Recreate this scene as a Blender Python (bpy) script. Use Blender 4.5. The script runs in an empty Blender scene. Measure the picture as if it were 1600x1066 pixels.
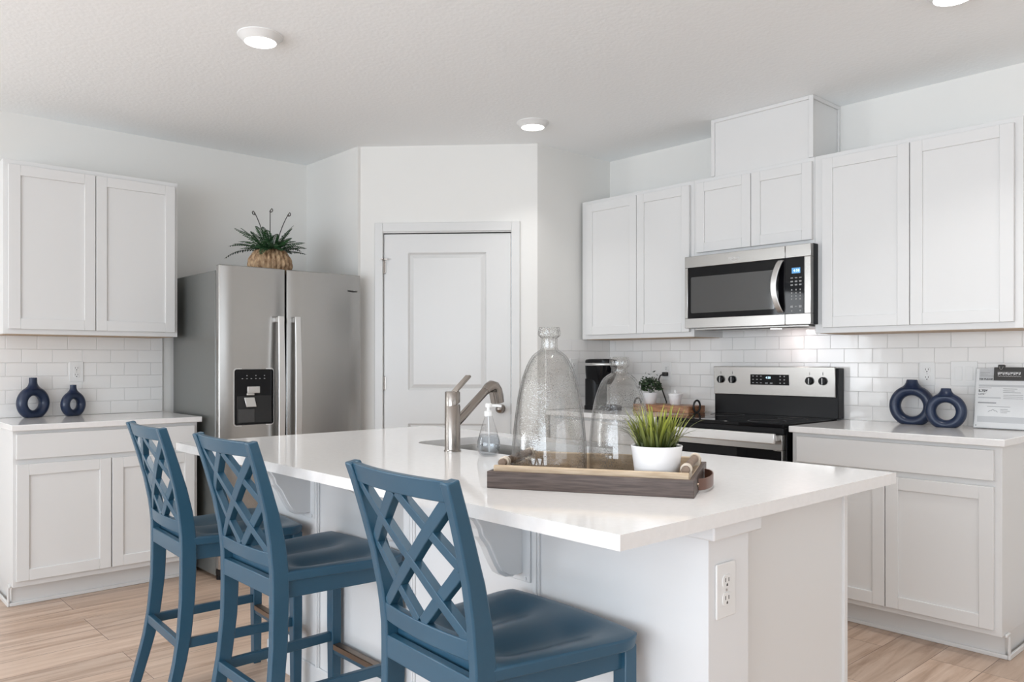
import bpy, bmesh, math, random
from math import pi, sin, cos, radians, sqrt
from mathutils import Vector, Matrix

SC = bpy.context.scene
COL = SC.collection
# ------------------------------------------------------------------ camera
TH = math.atan2(1372, 1250)            # viewing direction measured from +X
cam_data = bpy.data.cameras.new('camera')
cam = bpy.data.objects.new('camera', cam_data)
COL.objects.link(cam)
cam.location = (0, 0, 1.23)
cam.rotation_euler = (pi/2, 0, TH - pi/2)
cam_data.sensor_width = 36.0
cam_data.lens = 1250.0/1600.0*36.0
cam_data.shift_y = 31.0/1600.0
cam_data.clip_start = 0.05
SC.camera = cam
# ------------------------------------------------------------------ view / render look
SC.view_settings.view_transform = 'Standard'
SC.view_settings.look = 'None'
SC.view_settings.gamma = 1.0
SC.view_settings.use_curve_mapping = False
SC.view_settings.exposure = 0.06
cy = SC.cycles
cy.max_bounces = 14
cy.diffuse_bounces = 6
cy.glossy_bounces = 6
cy.transmission_bounces = 12
cy.transparent_max_bounces = 24
cy.use_denoising = True
cy.sample_clamp_indirect = 6.0
cy.caustics_reflective = False
cy.caustics_refractive = False
# ------------------------------------------------------------------ world
W = bpy.data.worlds.new('sky'); SC.world = W
W.use_nodes = True
bg = W.node_tree.nodes['Background']
bg.inputs[0].default_value = (0.86, 0.93, 1.0, 1)
bg.inputs[1].default_value = 1.0

def area_light(name, loc, target, sx, sy, power, col):
    l = bpy.data.lights.new(name, 'AREA'); l.shape = 'RECTANGLE'
    l.size = sx; l.size_y = sy; l.energy = power; l.color = col
    o = bpy.data.objects.new(name, l); COL.objects.link(o)
    o.location = loc
    d = Vector(target) - Vector(loc)
    o.rotation_euler = d.to_track_quat('-Z', 'Y').to_euler()
    return o
# daylight entering by the glass doors (west), the window on the long wall and the opening to the south
LIGHT_W, LIGHT_N, LIGHT_S = 285, 72, 46
area_light('daylight_glass_doors', (-4.62, 0.1, 1.22), (0, 0.1, 3.6), 5.9, 2.2, LIGHT_W, (0.85, 0.94, 1.04))
area_light('daylight_window', (-2.2, 5.19, 1.5), (-1.6, 0, 4.2), 1.7, 1.5, LIGHT_N, (0.92, 0.96, 1.0))
area_light('daylight_south', (0.6, -4.52, 1.35), (0.6, 0, 6.4), 3.6, 2.1, LIGHT_S, (0.93, 0.97, 1.03))
# ------------------------------------------------------------------ materials
def mat(name, col, rough=0.5, metal=0.0, spec=0.5, coat=0.0, emit=None, estr=0.0):
    m = bpy.data.materials.new(name); m.use_nodes = True
    b = m.node_tree.nodes['Principled BSDF']
    b.inputs['Base Color'].default_value = (*col, 1)
    b.inputs['Roughness'].default_value = rough
    b.inputs['Metallic'].default_value = metal
    b.inputs['Specular IOR Level'].default_value = spec
    b.inputs['Coat Weight'].default_value = coat
    b.inputs['Coat Roughness'].default_value = 0.08
    if emit:
        b.inputs['Emission Color'].default_value = (*emit, 1)
        b.inputs['Emission Strength'].default_value = estr
    return m
def nt(m): return m.node_tree, m.node_tree.nodes, m.node_tree.links, m.node_tree.nodes['Principled BSDF']
def noise_bump(m, scale, strength, dist=0.002, detail=3, stretch=None):
    t, n, l, b = nt(m)
    tc = n.new('ShaderNodeTexCoord'); nz = n.new('ShaderNodeTexNoise'); bp = n.new('ShaderNodeBump')
    nz.inputs['Scale'].default_value = scale; nz.inputs['Detail'].default_value = detail
    bp.inputs['Strength'].default_value = strength; bp.inputs['Distance'].default_value = dist
    src = tc.outputs['Object']
    if stretch:
        mp = n.new('ShaderNodeMapping'); mp.inputs['Scale'].default_value = stretch
        l.new(src, mp.inputs['Vector']); src = mp.outputs['Vector']
    l.new(src, nz.inputs['Vector']); l.new(nz.outputs['Fac'], bp.inputs['Height'])
    l.new(bp.outputs['Normal'], b.inputs['Normal'])
    return nz
def noise_color(m, c1, c2, scale, stretch=None, detail=4, lo=0.35, hi=0.65):
    t, n, l, b = nt(m)
    tc = n.new('ShaderNodeTexCoord'); nz = n.new('ShaderNodeTexNoise'); rp = n.new('ShaderNodeValToRGB')
    nz.inputs['Scale'].default_value = scale; nz.inputs['Detail'].default_value = detail
    src = tc.outputs['Object']
    if stretch:
        mp = n.new('ShaderNodeMapping'); mp.inputs['Scale'].default_value = stretch
        l.new(src, mp.inputs['Vector']); src = mp.outputs['Vector']
    l.new(src, nz.inputs['Vector']); l.new(nz.outputs['Fac'], rp.inputs['Fac'])
    rp.color_ramp.elements[0].position = lo; rp.color_ramp.elements[0].color = (*c1, 1)
    rp.color_ramp.elements[1].position = hi; rp.color_ramp.elements[1].color = (*c2, 1)
    l.new(rp.outputs['Color'], b.inputs['Base Color'])
    return rp
M = {}
M['wall'] = mat('wall_paint', (0.765, 0.758, 0.732), 0.65); noise_bump(M['wall'], 160, 0.12)
M['trim'] = mat('trim_paint', (0.67, 0.67, 0.66), 0.35)
M['ceiling'] = mat('ceiling_paint', (0.92, 0.945, 0.955), 0.8)
noise_bump(M['ceiling'], 55, 0.32, 0.005, 4)
M['cabinet'] = mat('cabinet_paint', (0.71, 0.708, 0.70), 0.32)
M['island'] = mat('island_paint', (0.73, 0.735, 0.74), 0.4); noise_bump(M['island'], 120, 0.05)
M['quartz'] = mat('white_quartz', (0.84, 0.82, 0.81), 0.09, spec=0.5)
noise_color(M['quartz'], (0.775, 0.765, 0.755), (0.80, 0.79, 0.78), 60, detail=4)
M['oldplywood'] = mat('raw_wood', (0.50, 0.36, 0.24), 0.6)
M['steel'] = mat('brushed_steel', (0.43, 0.42, 0.405), 0.27, 1.0)
noise_bump(M['steel'], 30, 0.03, 0.001, 2, (1, 1, 60))
M['steel_side'] = mat('grey_painted_steel', (0.165, 0.17, 0.162), 0.28, 0.3)
M['steel_bright'] = mat('polished_steel', (0.74, 0.735, 0.725), 0.36, 1.0)
M['nickel'] = mat('brushed_nickel', (0.31, 0.28, 0.255), 0.25, 1.0)
M['black_glass'] = mat('black_glass', (0.004, 0.004, 0.005), 0.04, spec=0.2)
M['window_glass'] = mat('microwave_window', (0.035, 0.036, 0.036), 0.05, spec=0.9)
M['black'] = mat('black_plastic', (0.006, 0.006, 0.007), 0.3, spec=0.2)
M['dark'] = mat('dark_void', (0.02, 0.02, 0.02), 0.8)
M['dark_grey'] = mat('dark_grey_plastic', (0.05, 0.05, 0.05), 0.45)
M['silver'] = mat('silver_plastic', (0.55, 0.54, 0.52), 0.3, 0.6)
M['white_plastic'] = mat('white_plastic', (0.76, 0.76, 0.75), 0.3)
M['slot'] = mat('slot_shadow', (0.05, 0.045, 0.04), 0.6)
M['print_grey'] = mat('print_grey', (0.33, 0.33, 0.33), 0.5)
M['print_white'] = mat('print_white', (0.75, 0.75, 0.75), 0.5)
M['blue_display'] = mat('blue_display', (0.02, 0.05, 0.1), 0.2, emit=(0.12, 0.45, 0.9), estr=0.7)
M['digit'] = mat('display_digit', (0.5, 0.8, 1), 0.2, emit=(0.6, 0.85, 1.0), estr=1.3)
M['stool'] = mat('blue_paint', (0.020, 0.076, 0.128), 0.40, spec=0.4, coat=0.25)
M['stool'].node_tree.nodes['Principled BSDF'].inputs['Coat Roughness'].default_value = 0.22; noise_bump(M['stool'], 60, 0.04)
M['bronze'] = mat('bronze_strip', (0.22, 0.16, 0.12), 0.35, 0.8)
M['navy'] = mat('navy_ceramic', (0.012, 0.024, 0.060), 0.30)
noise_bump(M['navy'], 150, 0.05)
M['pot_white'] = mat('white_ceramic', (0.86, 0.86, 0.87), 0.3)
M['lens'] = mat('lamp_lens', (1, 1, 1), 0.4, emit=(1.0, 0.98, 0.95), estr=6.0)
M['tray_dark'] = mat('dark_stained_wood', (0.075, 0.05, 0.04), 0.5)
noise_color(M['tray_dark'], (0.055, 0.036, 0.03), (0.11, 0.08, 0.068), 14, (1, 6, 14))
M['tray_tan'] = mat('tan_wood', (0.48, 0.36, 0.25), 0.5)
noise_color(M['tray_tan'], (0.42, 0.31, 0.20), (0.56, 0.44, 0.31), 14, (1, 9, 9))
M['tray_floor'] = mat('brown_tray_floor', (0.22, 0.15, 0.10), 0.55)
noise_color(M['tray_floor'], (0.17, 0.115, 0.08), (0.25, 0.175, 0.125), 14, (1.5, 9, 2))
M['leather'] = mat('brown_leather', (0.13, 0.06, 0.04), 0.35)
M['cream_strap'] = mat('cream_strap', (0.68, 0.60, 0.50), 0.5)
M['board'] = mat('acacia_board', (0.32, 0.15, 0.075), 0.4)
noise_color(M['board'], (0.20, 0.085, 0.045), (0.44, 0.22, 0.11), 10, (10, 1.5, 10))
M['paper'] = mat('white_paper', (0.88, 0.87, 0.855), 0.4)
M['paper_grey'] = mat('grey_print', (0.60, 0.60, 0.60), 0.4)
M['ink'] = mat('black_ink', (0.02, 0.02, 0.02), 0.5)
M['card'] = mat('charcoal_card', (0.030, 0.027, 0.024), 0.5)
M['soil'] = mat('moss_filler', (0.03, 0.035, 0.015), 0.9)

def glass_thin(name, tint, rough=0.01, bumpy=0.0, edge=0.55):
    """thin blown glass: fresnel reflection over a straight-through, lightly tinted pane"""
    m = bpy.data.materials.new(name); m.use_nodes = True
    t = m.node_tree; n = t.nodes; l = t.links
    n.clear()
    out = n.new('ShaderNodeOutputMaterial'); mix = n.new('ShaderNodeMixShader')
    tr = n.new('ShaderNodeBsdfTransparent'); gl = n.new('ShaderNodeBsdfGlossy'); fr = n.new('ShaderNodeFresnel')
    gl.inputs['Roughness'].default_value = rough; 
    geo = n.new('ShaderNodeNewGeometry'); ior = n.new('ShaderNodeMapRange')
    ior.inputs['To Min'].default_value = 1.5; ior.inputs['To Max'].default_value = 1/1.5   # same reflectance on both faces of the pane
    l.new(geo.outputs['Backfacing'], ior.inputs['Value']); l.new(ior.outputs[0], fr.inputs['IOR'])
    # longer path through the wall towards the silhouette absorbs more
    lw = n.new('ShaderNodeLayerWeight'); lw.inputs['Blend'].default_value = 0.5
    pw = n.new('ShaderNodeMath'); pw.operation = 'POWER'; pw.inputs[1].default_value = 4.0
    cm = n.new('ShaderNodeMix'); cm.data_type = 'RGBA'; cm.inputs['A'].default_value = (*tint, 1); cm.inputs['B'].default_value = (edge, edge, edge*1.0, 1)
    l.new(lw.outputs['Facing'], pw.inputs[0]); l.new(pw.outputs[0], cm.inputs['Factor']); l.new(cm.outputs['Result'], tr.inputs['Color'])
    l.new(fr.outputs[0], mix.inputs[0]); l.new(tr.outputs[0], mix.inputs[1]); l.new(gl.outputs[0], mix.inputs[2])
    l.new(mix.outputs[0], out.inputs['Surface'])
    if bumpy:
        tc = n.new('ShaderNodeTexCoord'); vo = n.new('ShaderNodeTexVoronoi'); bp = n.new('ShaderNodeBump')
        nz = n.new('ShaderNodeTexNoise'); nz.inputs['Scale'].default_value = 9; mul = n.new('ShaderNodeMath'); mul.operation = 'MULTIPLY'
        rp = n.new('ShaderNodeValToRGB'); rp.color_ramp.elements[0].position = 0.48; rp.color_ramp.elements[1].position = 0.60
        vo.inputs['Scale'].default_value = 190
        bp.inputs['Strength'].default_value = bumpy; bp.inputs['Distance'].default_value = 0.003
        l.new(tc.outputs['Object'], vo.inputs['Vector']); l.new(tc.outputs['Object'], nz.inputs['Vector'])
        l.new(nz.outputs['Fac'], rp.inputs['Fac'])
        l.new(vo.outputs['Distance'], mul.inputs[0]); l.new(rp.outputs['Color'], mul.inputs[1])
        l.new(mul.outputs[0], bp.inputs['Height'])
        l.new(bp.outputs['Normal'], gl.inputs['Normal']); l.new(bp.outputs['Normal'], fr.inputs['Normal'])
        # tiny trapped bubbles; their speckled reflections painted in as grey dots, in patches
        v2 = n.new('ShaderNodeTexVoronoi'); v2.inputs['Scale'].default_value = 260; l.new(tc.outputs['Object'], v2.inputs['Vector'])
        lt = n.new('ShaderNodeMath'); lt.operation = 'LESS_THAN'; lt.inputs[1].default_value = 0.30; l.new(v2.outputs['Distance'], lt.inputs[0])
        n2 = n.new('ShaderNodeTexNoise'); n2.inputs['Scale'].default_value = 13; n2.inputs['Detail'].default_value = 3; l.new(tc.outputs['Object'], n2.inputs['Vector'])
        r2 = n.new('ShaderNodeValToRGB'); r2.color_ramp.elements[0].position = 0.50; r2.color_ramp.elements[1].position = 0.60; l.new(n2.outputs['Fac'], r2.inputs['Fac'])
        m2 = n.new('ShaderNodeMath'); m2.operation = 'MULTIPLY'; l.new(lt.outputs[0], m2.inputs[0]); l.new(r2.outputs['Color'], m2.inputs[1])
        m3 = n.new('ShaderNodeMath'); m3.operation = 'MULTIPLY'; m3.inputs[1].default_value = 0.6; l.new(m2.outputs[0], m3.inputs[0])
        sp = n.new('ShaderNodeBsdfGlossy'); sp.inputs['Roughness'].default_value = 0.35; sp.inputs['Color'].default_value = (0.36, 0.34, 0.33, 1)
        mx2 = n.new('ShaderNodeMixShader'); l.new(m3.outputs[0], mx2.inputs[0]); l.new(mix.outputs[0], mx2.inputs[1]); l.new(sp.outputs[0], mx2.inputs[2])
        l.new(mx2.outputs[0], out.inputs['Surface'])
    return m
M['cloche'] = glass_thin('seeded_glass', (0.955, 0.955, 0.95), 0.015, 0.55)
M['clear'] = glass_thin('clear_plastic', (0.97, 0.975, 0.98), 0.02)
M['acrylic'] = glass_thin('clear_acrylic', (0.95, 0.955, 0.96), 0.02)
def refr(name, col):
    m = mat(name, col, 0.02); b = nt(m)[3]
    b.inputs['Transmission Weight'].default_value = 1.0; b.inputs['IOR'].default_value = 1.33
    return m
M['liquid'] = glass_thin('clear_soap', (0.80, 0.82, 0.84), 0.02)

def tile_mat(name, axis, w, shift):
    m = mat(name, (0.8, 0.79, 0.78), 0.10, spec=0.5)
    t, n, l, b = nt(m)
    tc = n.new('ShaderNodeTexCoord'); sp = n.new('ShaderNodeSeparateXYZ'); cb = n.new('ShaderNodeCombineXYZ')
    l.new(tc.outputs['Object'], sp.inputs[0])
    a1 = n.new('ShaderNodeMath'); a1.operation = 'SUBTRACT'; a1.inputs[1].default_value = shift
    a2 = n.new('ShaderNodeMath'); a2.operation = 'SUBTRACT'; a2.inputs[1].default_value = 0.914
    l.new(sp.outputs[axis], a1.inputs[0]); l.new(sp.outputs['Z'], a2.inputs[0])
    l.new(a1.outputs[0], cb.inputs['X']); l.new(a2.outputs[0], cb.inputs['Y'])
    br = n.new('ShaderNodeTexBrick')
    br.inputs['Scale'].default_value = 1.0; br.inputs['Brick Width'].default_value = w
    br.inputs['Row Height'].default_value = 0.0763; br.inputs['Mortar Size'].default_value = 0.0022
    br.inputs['Mortar Smooth'].default_value = 0.7; br.offset = 0.5; br.offset_frequency = 2
    br.inputs['Color1'].default_value = (0.80, 0.79, 0.775, 1); br.inputs['Color2'].default_value = (0.835, 0.825, 0.81, 1)
    br.inputs['Mortar'].default_value = (0.755, 0.745, 0.735, 1)
    l.new(cb.outputs[0], br.inputs['Vector'])
    l.new(br.outputs['Color'], b.inputs['Base Color'])
    nz = n.new('ShaderNodeTexNoise'); nz.inputs['Scale'].default_value = 11; nz.inputs['Detail'].default_value = 1
    l.new(tc.outputs['Object'], nz.inputs['Vector'])
    mu = n.new('ShaderNodeMath'); mu.operation = 'MULTIPLY'; mu.inputs[1].default_value = 0.5
    su = n.new('ShaderNodeMath'); su.operation = 'SUBTRACT'
    l.new(nz.outputs['Fac'], mu.inputs[0]); l.new(mu.outputs[0], su.inputs[0]); l.new(br.outputs['Fac'], su.inputs[1])
    bp = n.new('ShaderNodeBump'); bp.inputs['Strength'].default_value = 0.7; bp.inputs['Distance'].default_value = 0.003
    l.new(su.outputs[0], bp.inputs['Height']); l.new(bp.outputs['Normal'], b.inputs['Normal'])
    return m
M['tile_left'] = tile_mat('subway_tile_long_wall', 'X', 0.1545, 0.1375)
M['tile_right'] = tile_mat('subway_tile_range_wall', 'Y', 0.153, 0.076)
M['tile_side'] = tile_mat('subway_tile_pantry_side', 'X', 0.153, 0.03)

def floor_mat():
    m = mat('vinyl_plank', (0.5, 0.4, 0.3), 0.32)
    t, n, l, b = nt(m)
    tc = n.new('ShaderNodeTexCoord'); mp = n.new('ShaderNodeMapping'); br = n.new('ShaderNodeTexBrick')
    mp.inputs['Location'].default_value = (0.16, -1.085 + 0.194*20, 0)
    l.new(tc.outputs['Object'], mp.inputs['Vector']); l.new(mp.outputs['Vector'], br.inputs['Vector'])
    br.offset = 0.37; br.offset_frequency = 3; br.squash = 1.0
    br.inputs['Scale'].default_value = 1; br.inputs['Brick Width'].default_value = 1.22; br.inputs['Row Height'].default_value = 0.194
    br.inputs['Mortar Size'].default_value = 0.0012; br.inputs['Mortar Smooth'].default_value = 0.1
    br.inputs['Color1'].default_value = (0, 0, 0, 1); br.inputs['Color2'].default_value = (1, 1, 1, 1)
    br.inputs['Mortar'].default_value = (0.5, 0.5, 0.5, 1)
    # grain
    mp2 = n.new('ShaderNodeMapping'); mp2.inputs['Scale'].default_value = (1.1, 13, 1)
    l.new(tc.outputs['Object'], mp2.inputs['Vector'])
    ad = n.new('ShaderNodeVectorMath'); ad.operation = 'ADD'
    sc = n.new('ShaderNodeVectorMath'); sc.operation = 'SCALE'; sc.inputs['Scale'].default_value = 7.0
    l.new(br.outputs['Color'], sc.inputs[0]); l.new(mp2.outputs['Vector'], ad.inputs[0]); l.new(sc.outputs[0], ad.inputs[1])
    nz = n.new('ShaderNodeTexNoise'); nz.inputs['Scale'].default_value = 1.6; nz.inputs['Detail'].default_value = 7; nz.inputs['Roughness'].default_value = 0.62
    nz.inputs['Distortion'].default_value = 0.6
    l.new(ad.outputs[0], nz.inputs['Vector'])
    rp = n.new('ShaderNodeValToRGB'); e = rp.color_ramp.elements
    e[0].position = 0.30; e[0].color = (0.34, 0.225, 0.155, 1)
    e[1].position = 0.72; e[1].color = (0.64, 0.50, 0.40, 1)
    x = e.new(0.5); x.color = (0.54, 0.395, 0.30, 1)
    l.new(nz.outputs['Fac'], rp.inputs['Fac'])
    hs = n.new('ShaderNodeHueSaturation')
    vm = n.new('ShaderNodeMapRange'); vm.inputs['To Min'].default_value = 0.9; vm.inputs['To Max'].default_value = 1.10
    l.new(br.outputs['Color'], vm.inputs['Value']); l.new(vm.outputs[0], hs.inputs['Value'])
    l.new(rp.outputs['Color'], hs.inputs['Color'])
    mx = n.new('ShaderNodeMix'); mx.data_type = 'RGBA'
    l.new(br.outputs['Fac'], mx.inputs['Factor']); l.new(hs.outputs['Color'], mx.inputs['A'])
    mx.inputs['B'].default_value = (0.13, 0.085, 0.06, 1)
    l.new(mx.outputs['Result'], b.inputs['Base Color'])
    bp = n.new('ShaderNodeBump'); bp.inputs['Strength'].default_value = 0.12; bp.inputs['Distance'].default_value = 0.002
    l.new(nz.outputs['Fac'], bp.inputs['Height']); l.new(bp.outputs['Normal'], b.inputs['Normal'])
    return m
M['floor'] = floor_mat()

def attr_mat(name, c1, c2, rough=0.45):
    """leaf colour: ramp along the leaf, varied per leaf (vertex attribute 'tone' = age of the leaf, position along it)"""
    m = mat(name, c1, rough); t, n, l, b = nt(m)
    at = n.new('ShaderNodeAttribute'); at.attribute_name = 'tone'
    sp = n.new('ShaderNodeSeparateColor'); l.new(at.outputs['Color'], sp.inputs[0])
    mx = n.new('ShaderNodeMix'); mx.data_type = 'RGBA'
    mx.inputs['A'].default_value = (*c1, 1); mx.inputs['B'].default_value = (*c2, 1)
    l.new(sp.outputs[0], mx.inputs['Factor']); l.new(mx.outputs['Result'], b.inputs['Base Color'])
    return m
M['grass'] = attr_mat('grass_blade', (0.008, 0.020, 0.007), (0.36, 0.40, 0.06))
M['fern'] = attr_mat('fern_leaf', (0.008, 0.030, 0.010), (0.035, 0.11, 0.035))
M['fern_stem'] = mat('fern_stem', (0.05, 0.045, 0.04), 0.6)
M['shrub'] = attr_mat('small_leaf', (0.010, 0.022, 0.010), (0.05, 0.10, 0.04))
M['basket'] = mat('water_hyacinth', (0.42, 0.27, 0.14), 0.7)
noise_color(M['basket'], (0.20, 0.11, 0.055), (0.58, 0.40, 0.24), 60, (1, 1, .45), detail=3)

# ------------------------------------------------------------------ mesh helpers
class MB:
    def __init__(s): s.bm = bmesh.new(); s.tone = None
    def _add(s, vs, fs):
        v = [s.bm.verts.new(p) for p in vs]; out = []
        for f in fs:
            try: out.append(s.bm.faces.new([v[i] for i in f]))
            except ValueError: pass
        return v, out
    def box(s, a, b, T=None):
        x0, y0, z0 = a; x1, y1, z1 = b
        vs = [Vector(p) for p in ((x0,y0,z0),(x1,y0,z0),(x1,y1,z0),(x0,y1,z0),(x0,y0,z1),(x1,y0,z1),(x1,y1,z1),(x0,y1,z1))]
        if T is not None: vs = [T(p) if callable(T) else T @ p for p in vs]
        s._add(vs, [(0,3,2,1),(4,5,6,7),(0,1,5,4),(1,2,6,5),(2,3,7,6),(3,0,4,7)]); return s
    def prism(s, outline, fn, d0, d1):
        """outline: 2D points; fn(a,b,d) -> 3D point"""
        n = len(outline)
        vs = [fn(a, b, d0) for a, b in outline] + [fn(a, b, d1) for a, b in outline]
        fs = [tuple(range(n))[::-1], tuple(range(n, 2*n))] + [(i, (i+1) % n, n+(i+1) % n, n+i) for i in range(n)]
        s._add(vs, fs); return s
    def sweep(s, rings, closed=False, cap=True):
        n = len(rings[0]); vs = [p for r in rings for p in r]; fs = []
        m = len(rings)
        for k in range(m if closed else m-1):
            a = k*n; b = ((k+1) % m)*n
            for i in range(n): fs.append((a+i, a+(i+1) % n, b+(i+1) % n, b+i))
        if cap and not closed: fs += [tuple(range(n))[::-1], tuple(range((m-1)*n, m*n))]
        s._add(vs, fs); return s
    def tube(s, path, r, seg=12, closed=False, sx=1.0, sy=1.0, up=None):
        P = [Vector(p) for p in path]; rings = []
        R = r if isinstance(r, (list, tuple)) else [r]*len(P)
        prev = None
        for i, p in enumerate(P):
            if closed: t = P[(i+1) % len(P)] - P[i-1]
            else: t = P[min(i+1, len(P)-1)] - P[max(i-1, 0)]
            t.normalize()
            if prev is None:
                u = Vector(up) if up else (Vector((0,0,1)) if abs(t.z) < 0.9 else Vector((1,0,0)))
            else: u = prev
            a = (u - t*u.dot(t)).normalized(); b = t.cross(a); prev = a
            rings.append([p + a*(cos(2*pi*k/seg)*R[i]*sx) + b*(sin(2*pi*k/seg)*R[i]*sy) for k in range(seg)])
        s.sweep(rings, closed); return s
    def bar(s, p, q, w, h, up=(0,0,1)):
        """straight rectangular bar"""
        p = Vector(p); q = Vector(q); t = (q-p).normalized(); u = Vector(up)
        a = (u - t*u.dot(t)).normalized(); b = t.cross(a)
        r = lambda c: [c + a*h/2 + b*w/2, c + a*h/2 - b*w/2, c - a*h/2 - b*w/2, c - a*h/2 + b*w/2]
        s.sweep([r(p), r(q)]); return s
    def lathe(s, prof, c=(0,0,0), seg=48, cap=True, fn=None):
        c = Vector(c); rings = []
        for r, z in prof:
            rings.append([c + Vector(((fn(2*pi*k/seg, r, z) if fn else r)*cos(2*pi*k/seg), (fn(2*pi*k/seg, r, z) if fn else r)*sin(2*pi*k/seg), z)) for k in range(seg)])
        s.sweep(rings, False, cap); return s
    def disc(s, c, r, nrm, h, seg=32, r2=None):
        c = Vector(c); nn = Vector(nrm).normalized(); u = Vector((0,0,1)) if abs(nn.z) < .9 else Vector((1,0,0))
        a = (u - nn*u.dot(nn)).normalized(); b = nn.cross(a); r2 = r if r2 is None else r2
        s.sweep([[c + a*cos(2*pi*k/seg)*r + b*sin(2*pi*k/seg)*r for k in range(seg)],
                 [c + nn*h + a*cos(2*pi*k/seg)*r2 + b*sin(2*pi*k/seg)*r2 for k in range(seg)]]); return s
    def ball(s, c, r, sc=(1,1,1), seg=20):
        prof = [(max(1e-4, r*sin(pi*i/12)), -r*cos(pi*i/12)) for i in range(13)]
        c = Vector(c); rings = [[c + Vector((R*cos(2*pi*k/seg)*sc[0], R*sin(2*pi*k/seg)*sc[1], z*sc[2])) for k in range(seg)] for R, z in prof]
        s.sweep(rings); return s
    def build(s, name, m, parent=None, bevel=0.0, smooth=False, seg=2, world=True):
        bm = s.bm
        if parent is not None and world:
            root = parent
            while root.parent: root = root.parent
            mi = (Matrix.Translation(root.location) @ Matrix.Rotation(root.rotation_euler.z, 4, 'Z')).inverted()
            bm.transform(mi)
        bmesh.ops.recalc_face_normals(bm, faces=bm.faces[:])
        me = bpy.data.meshes.new(name); bm.to_mesh(me); bm.free()
        if smooth:
            for p in me.polygons: p.use_smooth = True
        if m: me.materials.append(M[m] if isinstance(m, str) else m)
        o = bpy.data.objects.new(name, me); COL.objects.link(o)
        if parent is not None: o.parent = parent
        if bevel:
            b = o.modifiers.new('bevel', 'BEVEL'); b.width = bevel; b.segments = seg; b.limit_method = 'ANGLE'; b.angle_limit = radians(40)
            b.harden_normals = False
        if smooth == 'auto' or bevel:
            for p in me.polygons: p.use_smooth = True
            try: me.set_sharp_from_angle(angle=radians(38))
            except Exception: pass
        return o
def thing(name, label, cat, loc=(0,0,0), rz=0.0, group=None):
    o = bpy.data.objects.new(name, None); COL.objects.link(o)
    o.empty_display_size = 0.05
    o.location = loc; o.rotation_euler = (0, 0, rz); o['label'] = label; o['category'] = cat
    if group: o['group'] = group
    return o
def tag(o, label, cat, group=None):
    o['label'] = label; o['category'] = cat
    if group: o['group'] = group
    return o
def struct(o, label=None):
    o['kind'] = 'structure'
    if label: o['label'] = label
    return o
def text_mesh(name, s, size, m, parent, origin, right, up, depth=0.0006, align='LEFT', shear=0.0, weight=0.0):
    """flat raised lettering standing on a surface: origin, reading direction and up direction in world space"""
    cu = bpy.data.curves.new(name, 'FONT'); cu.body = s; cu.size = size; cu.align_x = align; cu.extrude = depth; cu.shear = shear; cu.offset = weight
    cu.resolution_u = 2
    to = bpy.data.objects.new(name, cu); COL.objects.link(to)
    bpy.context.view_layer.update()
    me = bpy.data.meshes.new_from_object(to.evaluated_get(bpy.context.evaluated_depsgraph_get()))
    bpy.data.objects.remove(to)
    r = Vector(right).normalized(); u = Vector(up).normalized(); nn = r.cross(u)
    mw = Matrix(((r.x, u.x, nn.x, origin[0]), (r.y, u.y, nn.y, origin[1]), (r.z, u.z, nn.z, origin[2]), (0,0,0,1)))
    root = parent
    while root.parent: root = root.parent
    mi = (Matrix.Translation(root.location) @ Matrix.Rotation(root.rotation_euler.z, 4, 'Z')).inverted()
    me.transform(mi @ mw)
    me.materials.clear(); me.materials.append(M[m])
    me.name = name
    o = bpy.data.objects.new(name, me); COL.objects.link(o); o.parent = parent
    return o
def rrect(x0, y0, x1, y1, r, n=6):
    pts = []
    for cx, cy, a0 in ((x1-r, y1-r, 0), (x0+r, y1-r, 90), (x0+r, y0+r, 180), (x1-r, y0+r, 270)):
        for k in range(n+1):
            a = radians(a0 + 90*k/n); pts.append((cx + r*cos(a), cy + r*sin(a)))
    return pts
# ------------------------------------------------------------------ room
XW, YW, YP = 4.25, 5.17, 3.653          # range wall, long wall, pantry side wall
XR = 2.739                              # pantry return wall
PA = Vector((2.739, 4.501, 0)); PB = Vector((3.547, 3.653, 0))
CEIL = 2.613
X0, Y0 = -4.6, -4.5                     # far ends of the open-plan room
b = MB(); b.box((X0-.1, Y0-.1, -.1), (XW+.1, YW+.1, 0)); struct(b.build('floor', 'floor'))
b = MB(); b.box((X0-.1, Y0-.1, CEIL), (XW+.1, YW+.1, CEIL+.1)); struct(b.build('ceiling', 'ceiling'))
def slab_with_hole(u0, u1, h0, h1, z0, z1, fn):
    """wall from u0..u1 with an opening h0..h1 x z0..z1; fn(u, d, z)"""
    m = MB()
    for a, c, e, g in ((u0, h0, 0, CEIL), (h1, u1, 0, CEIL), (h0, h1, 0, z0), (h0, h1, z1, CEIL)):
        if c - a > 1e-4 and g - e > 1e-4: m.box((a, 0, e), (c, .1, g), lambda p: Vector(fn(p.x, p.y, p.z)))
    return m
struct(slab_with_hole(X0, XR, -3.1, -1.3, .72, 2.28, lambda u, d, z: (u, YW+d, z)).build('wall_left', 'wall'))
struct(slab_with_hole(Y0, YW, -2.9, 3.1, .05, 2.35, lambda u, d, z: (X0-d, u, z)).build('wall_back', 'wall'))
struct(slab_with_hole(X0, XW, -1.25, 2.45, .25, 2.45, lambda u, d, z: (u, Y0-d, z)).build('wall_front', 'wall'))
b = MB(); b.box((XW, Y0, 0), (XW+.1, YP+.1, CEIL)); struct(b.build('wall_right', 'wall'))
b = MB(); b.box((XR, PA.y-.02, 0), (XR+.1, YW, CEIL)); struct(b.build('wall_pantry_return', 'wall'))
b = MB(); b.box((PB.x, YP, 0), (XW, YP+.1, CEIL)); struct(b.build('wall_pantry_side', 'wall'))
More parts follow.
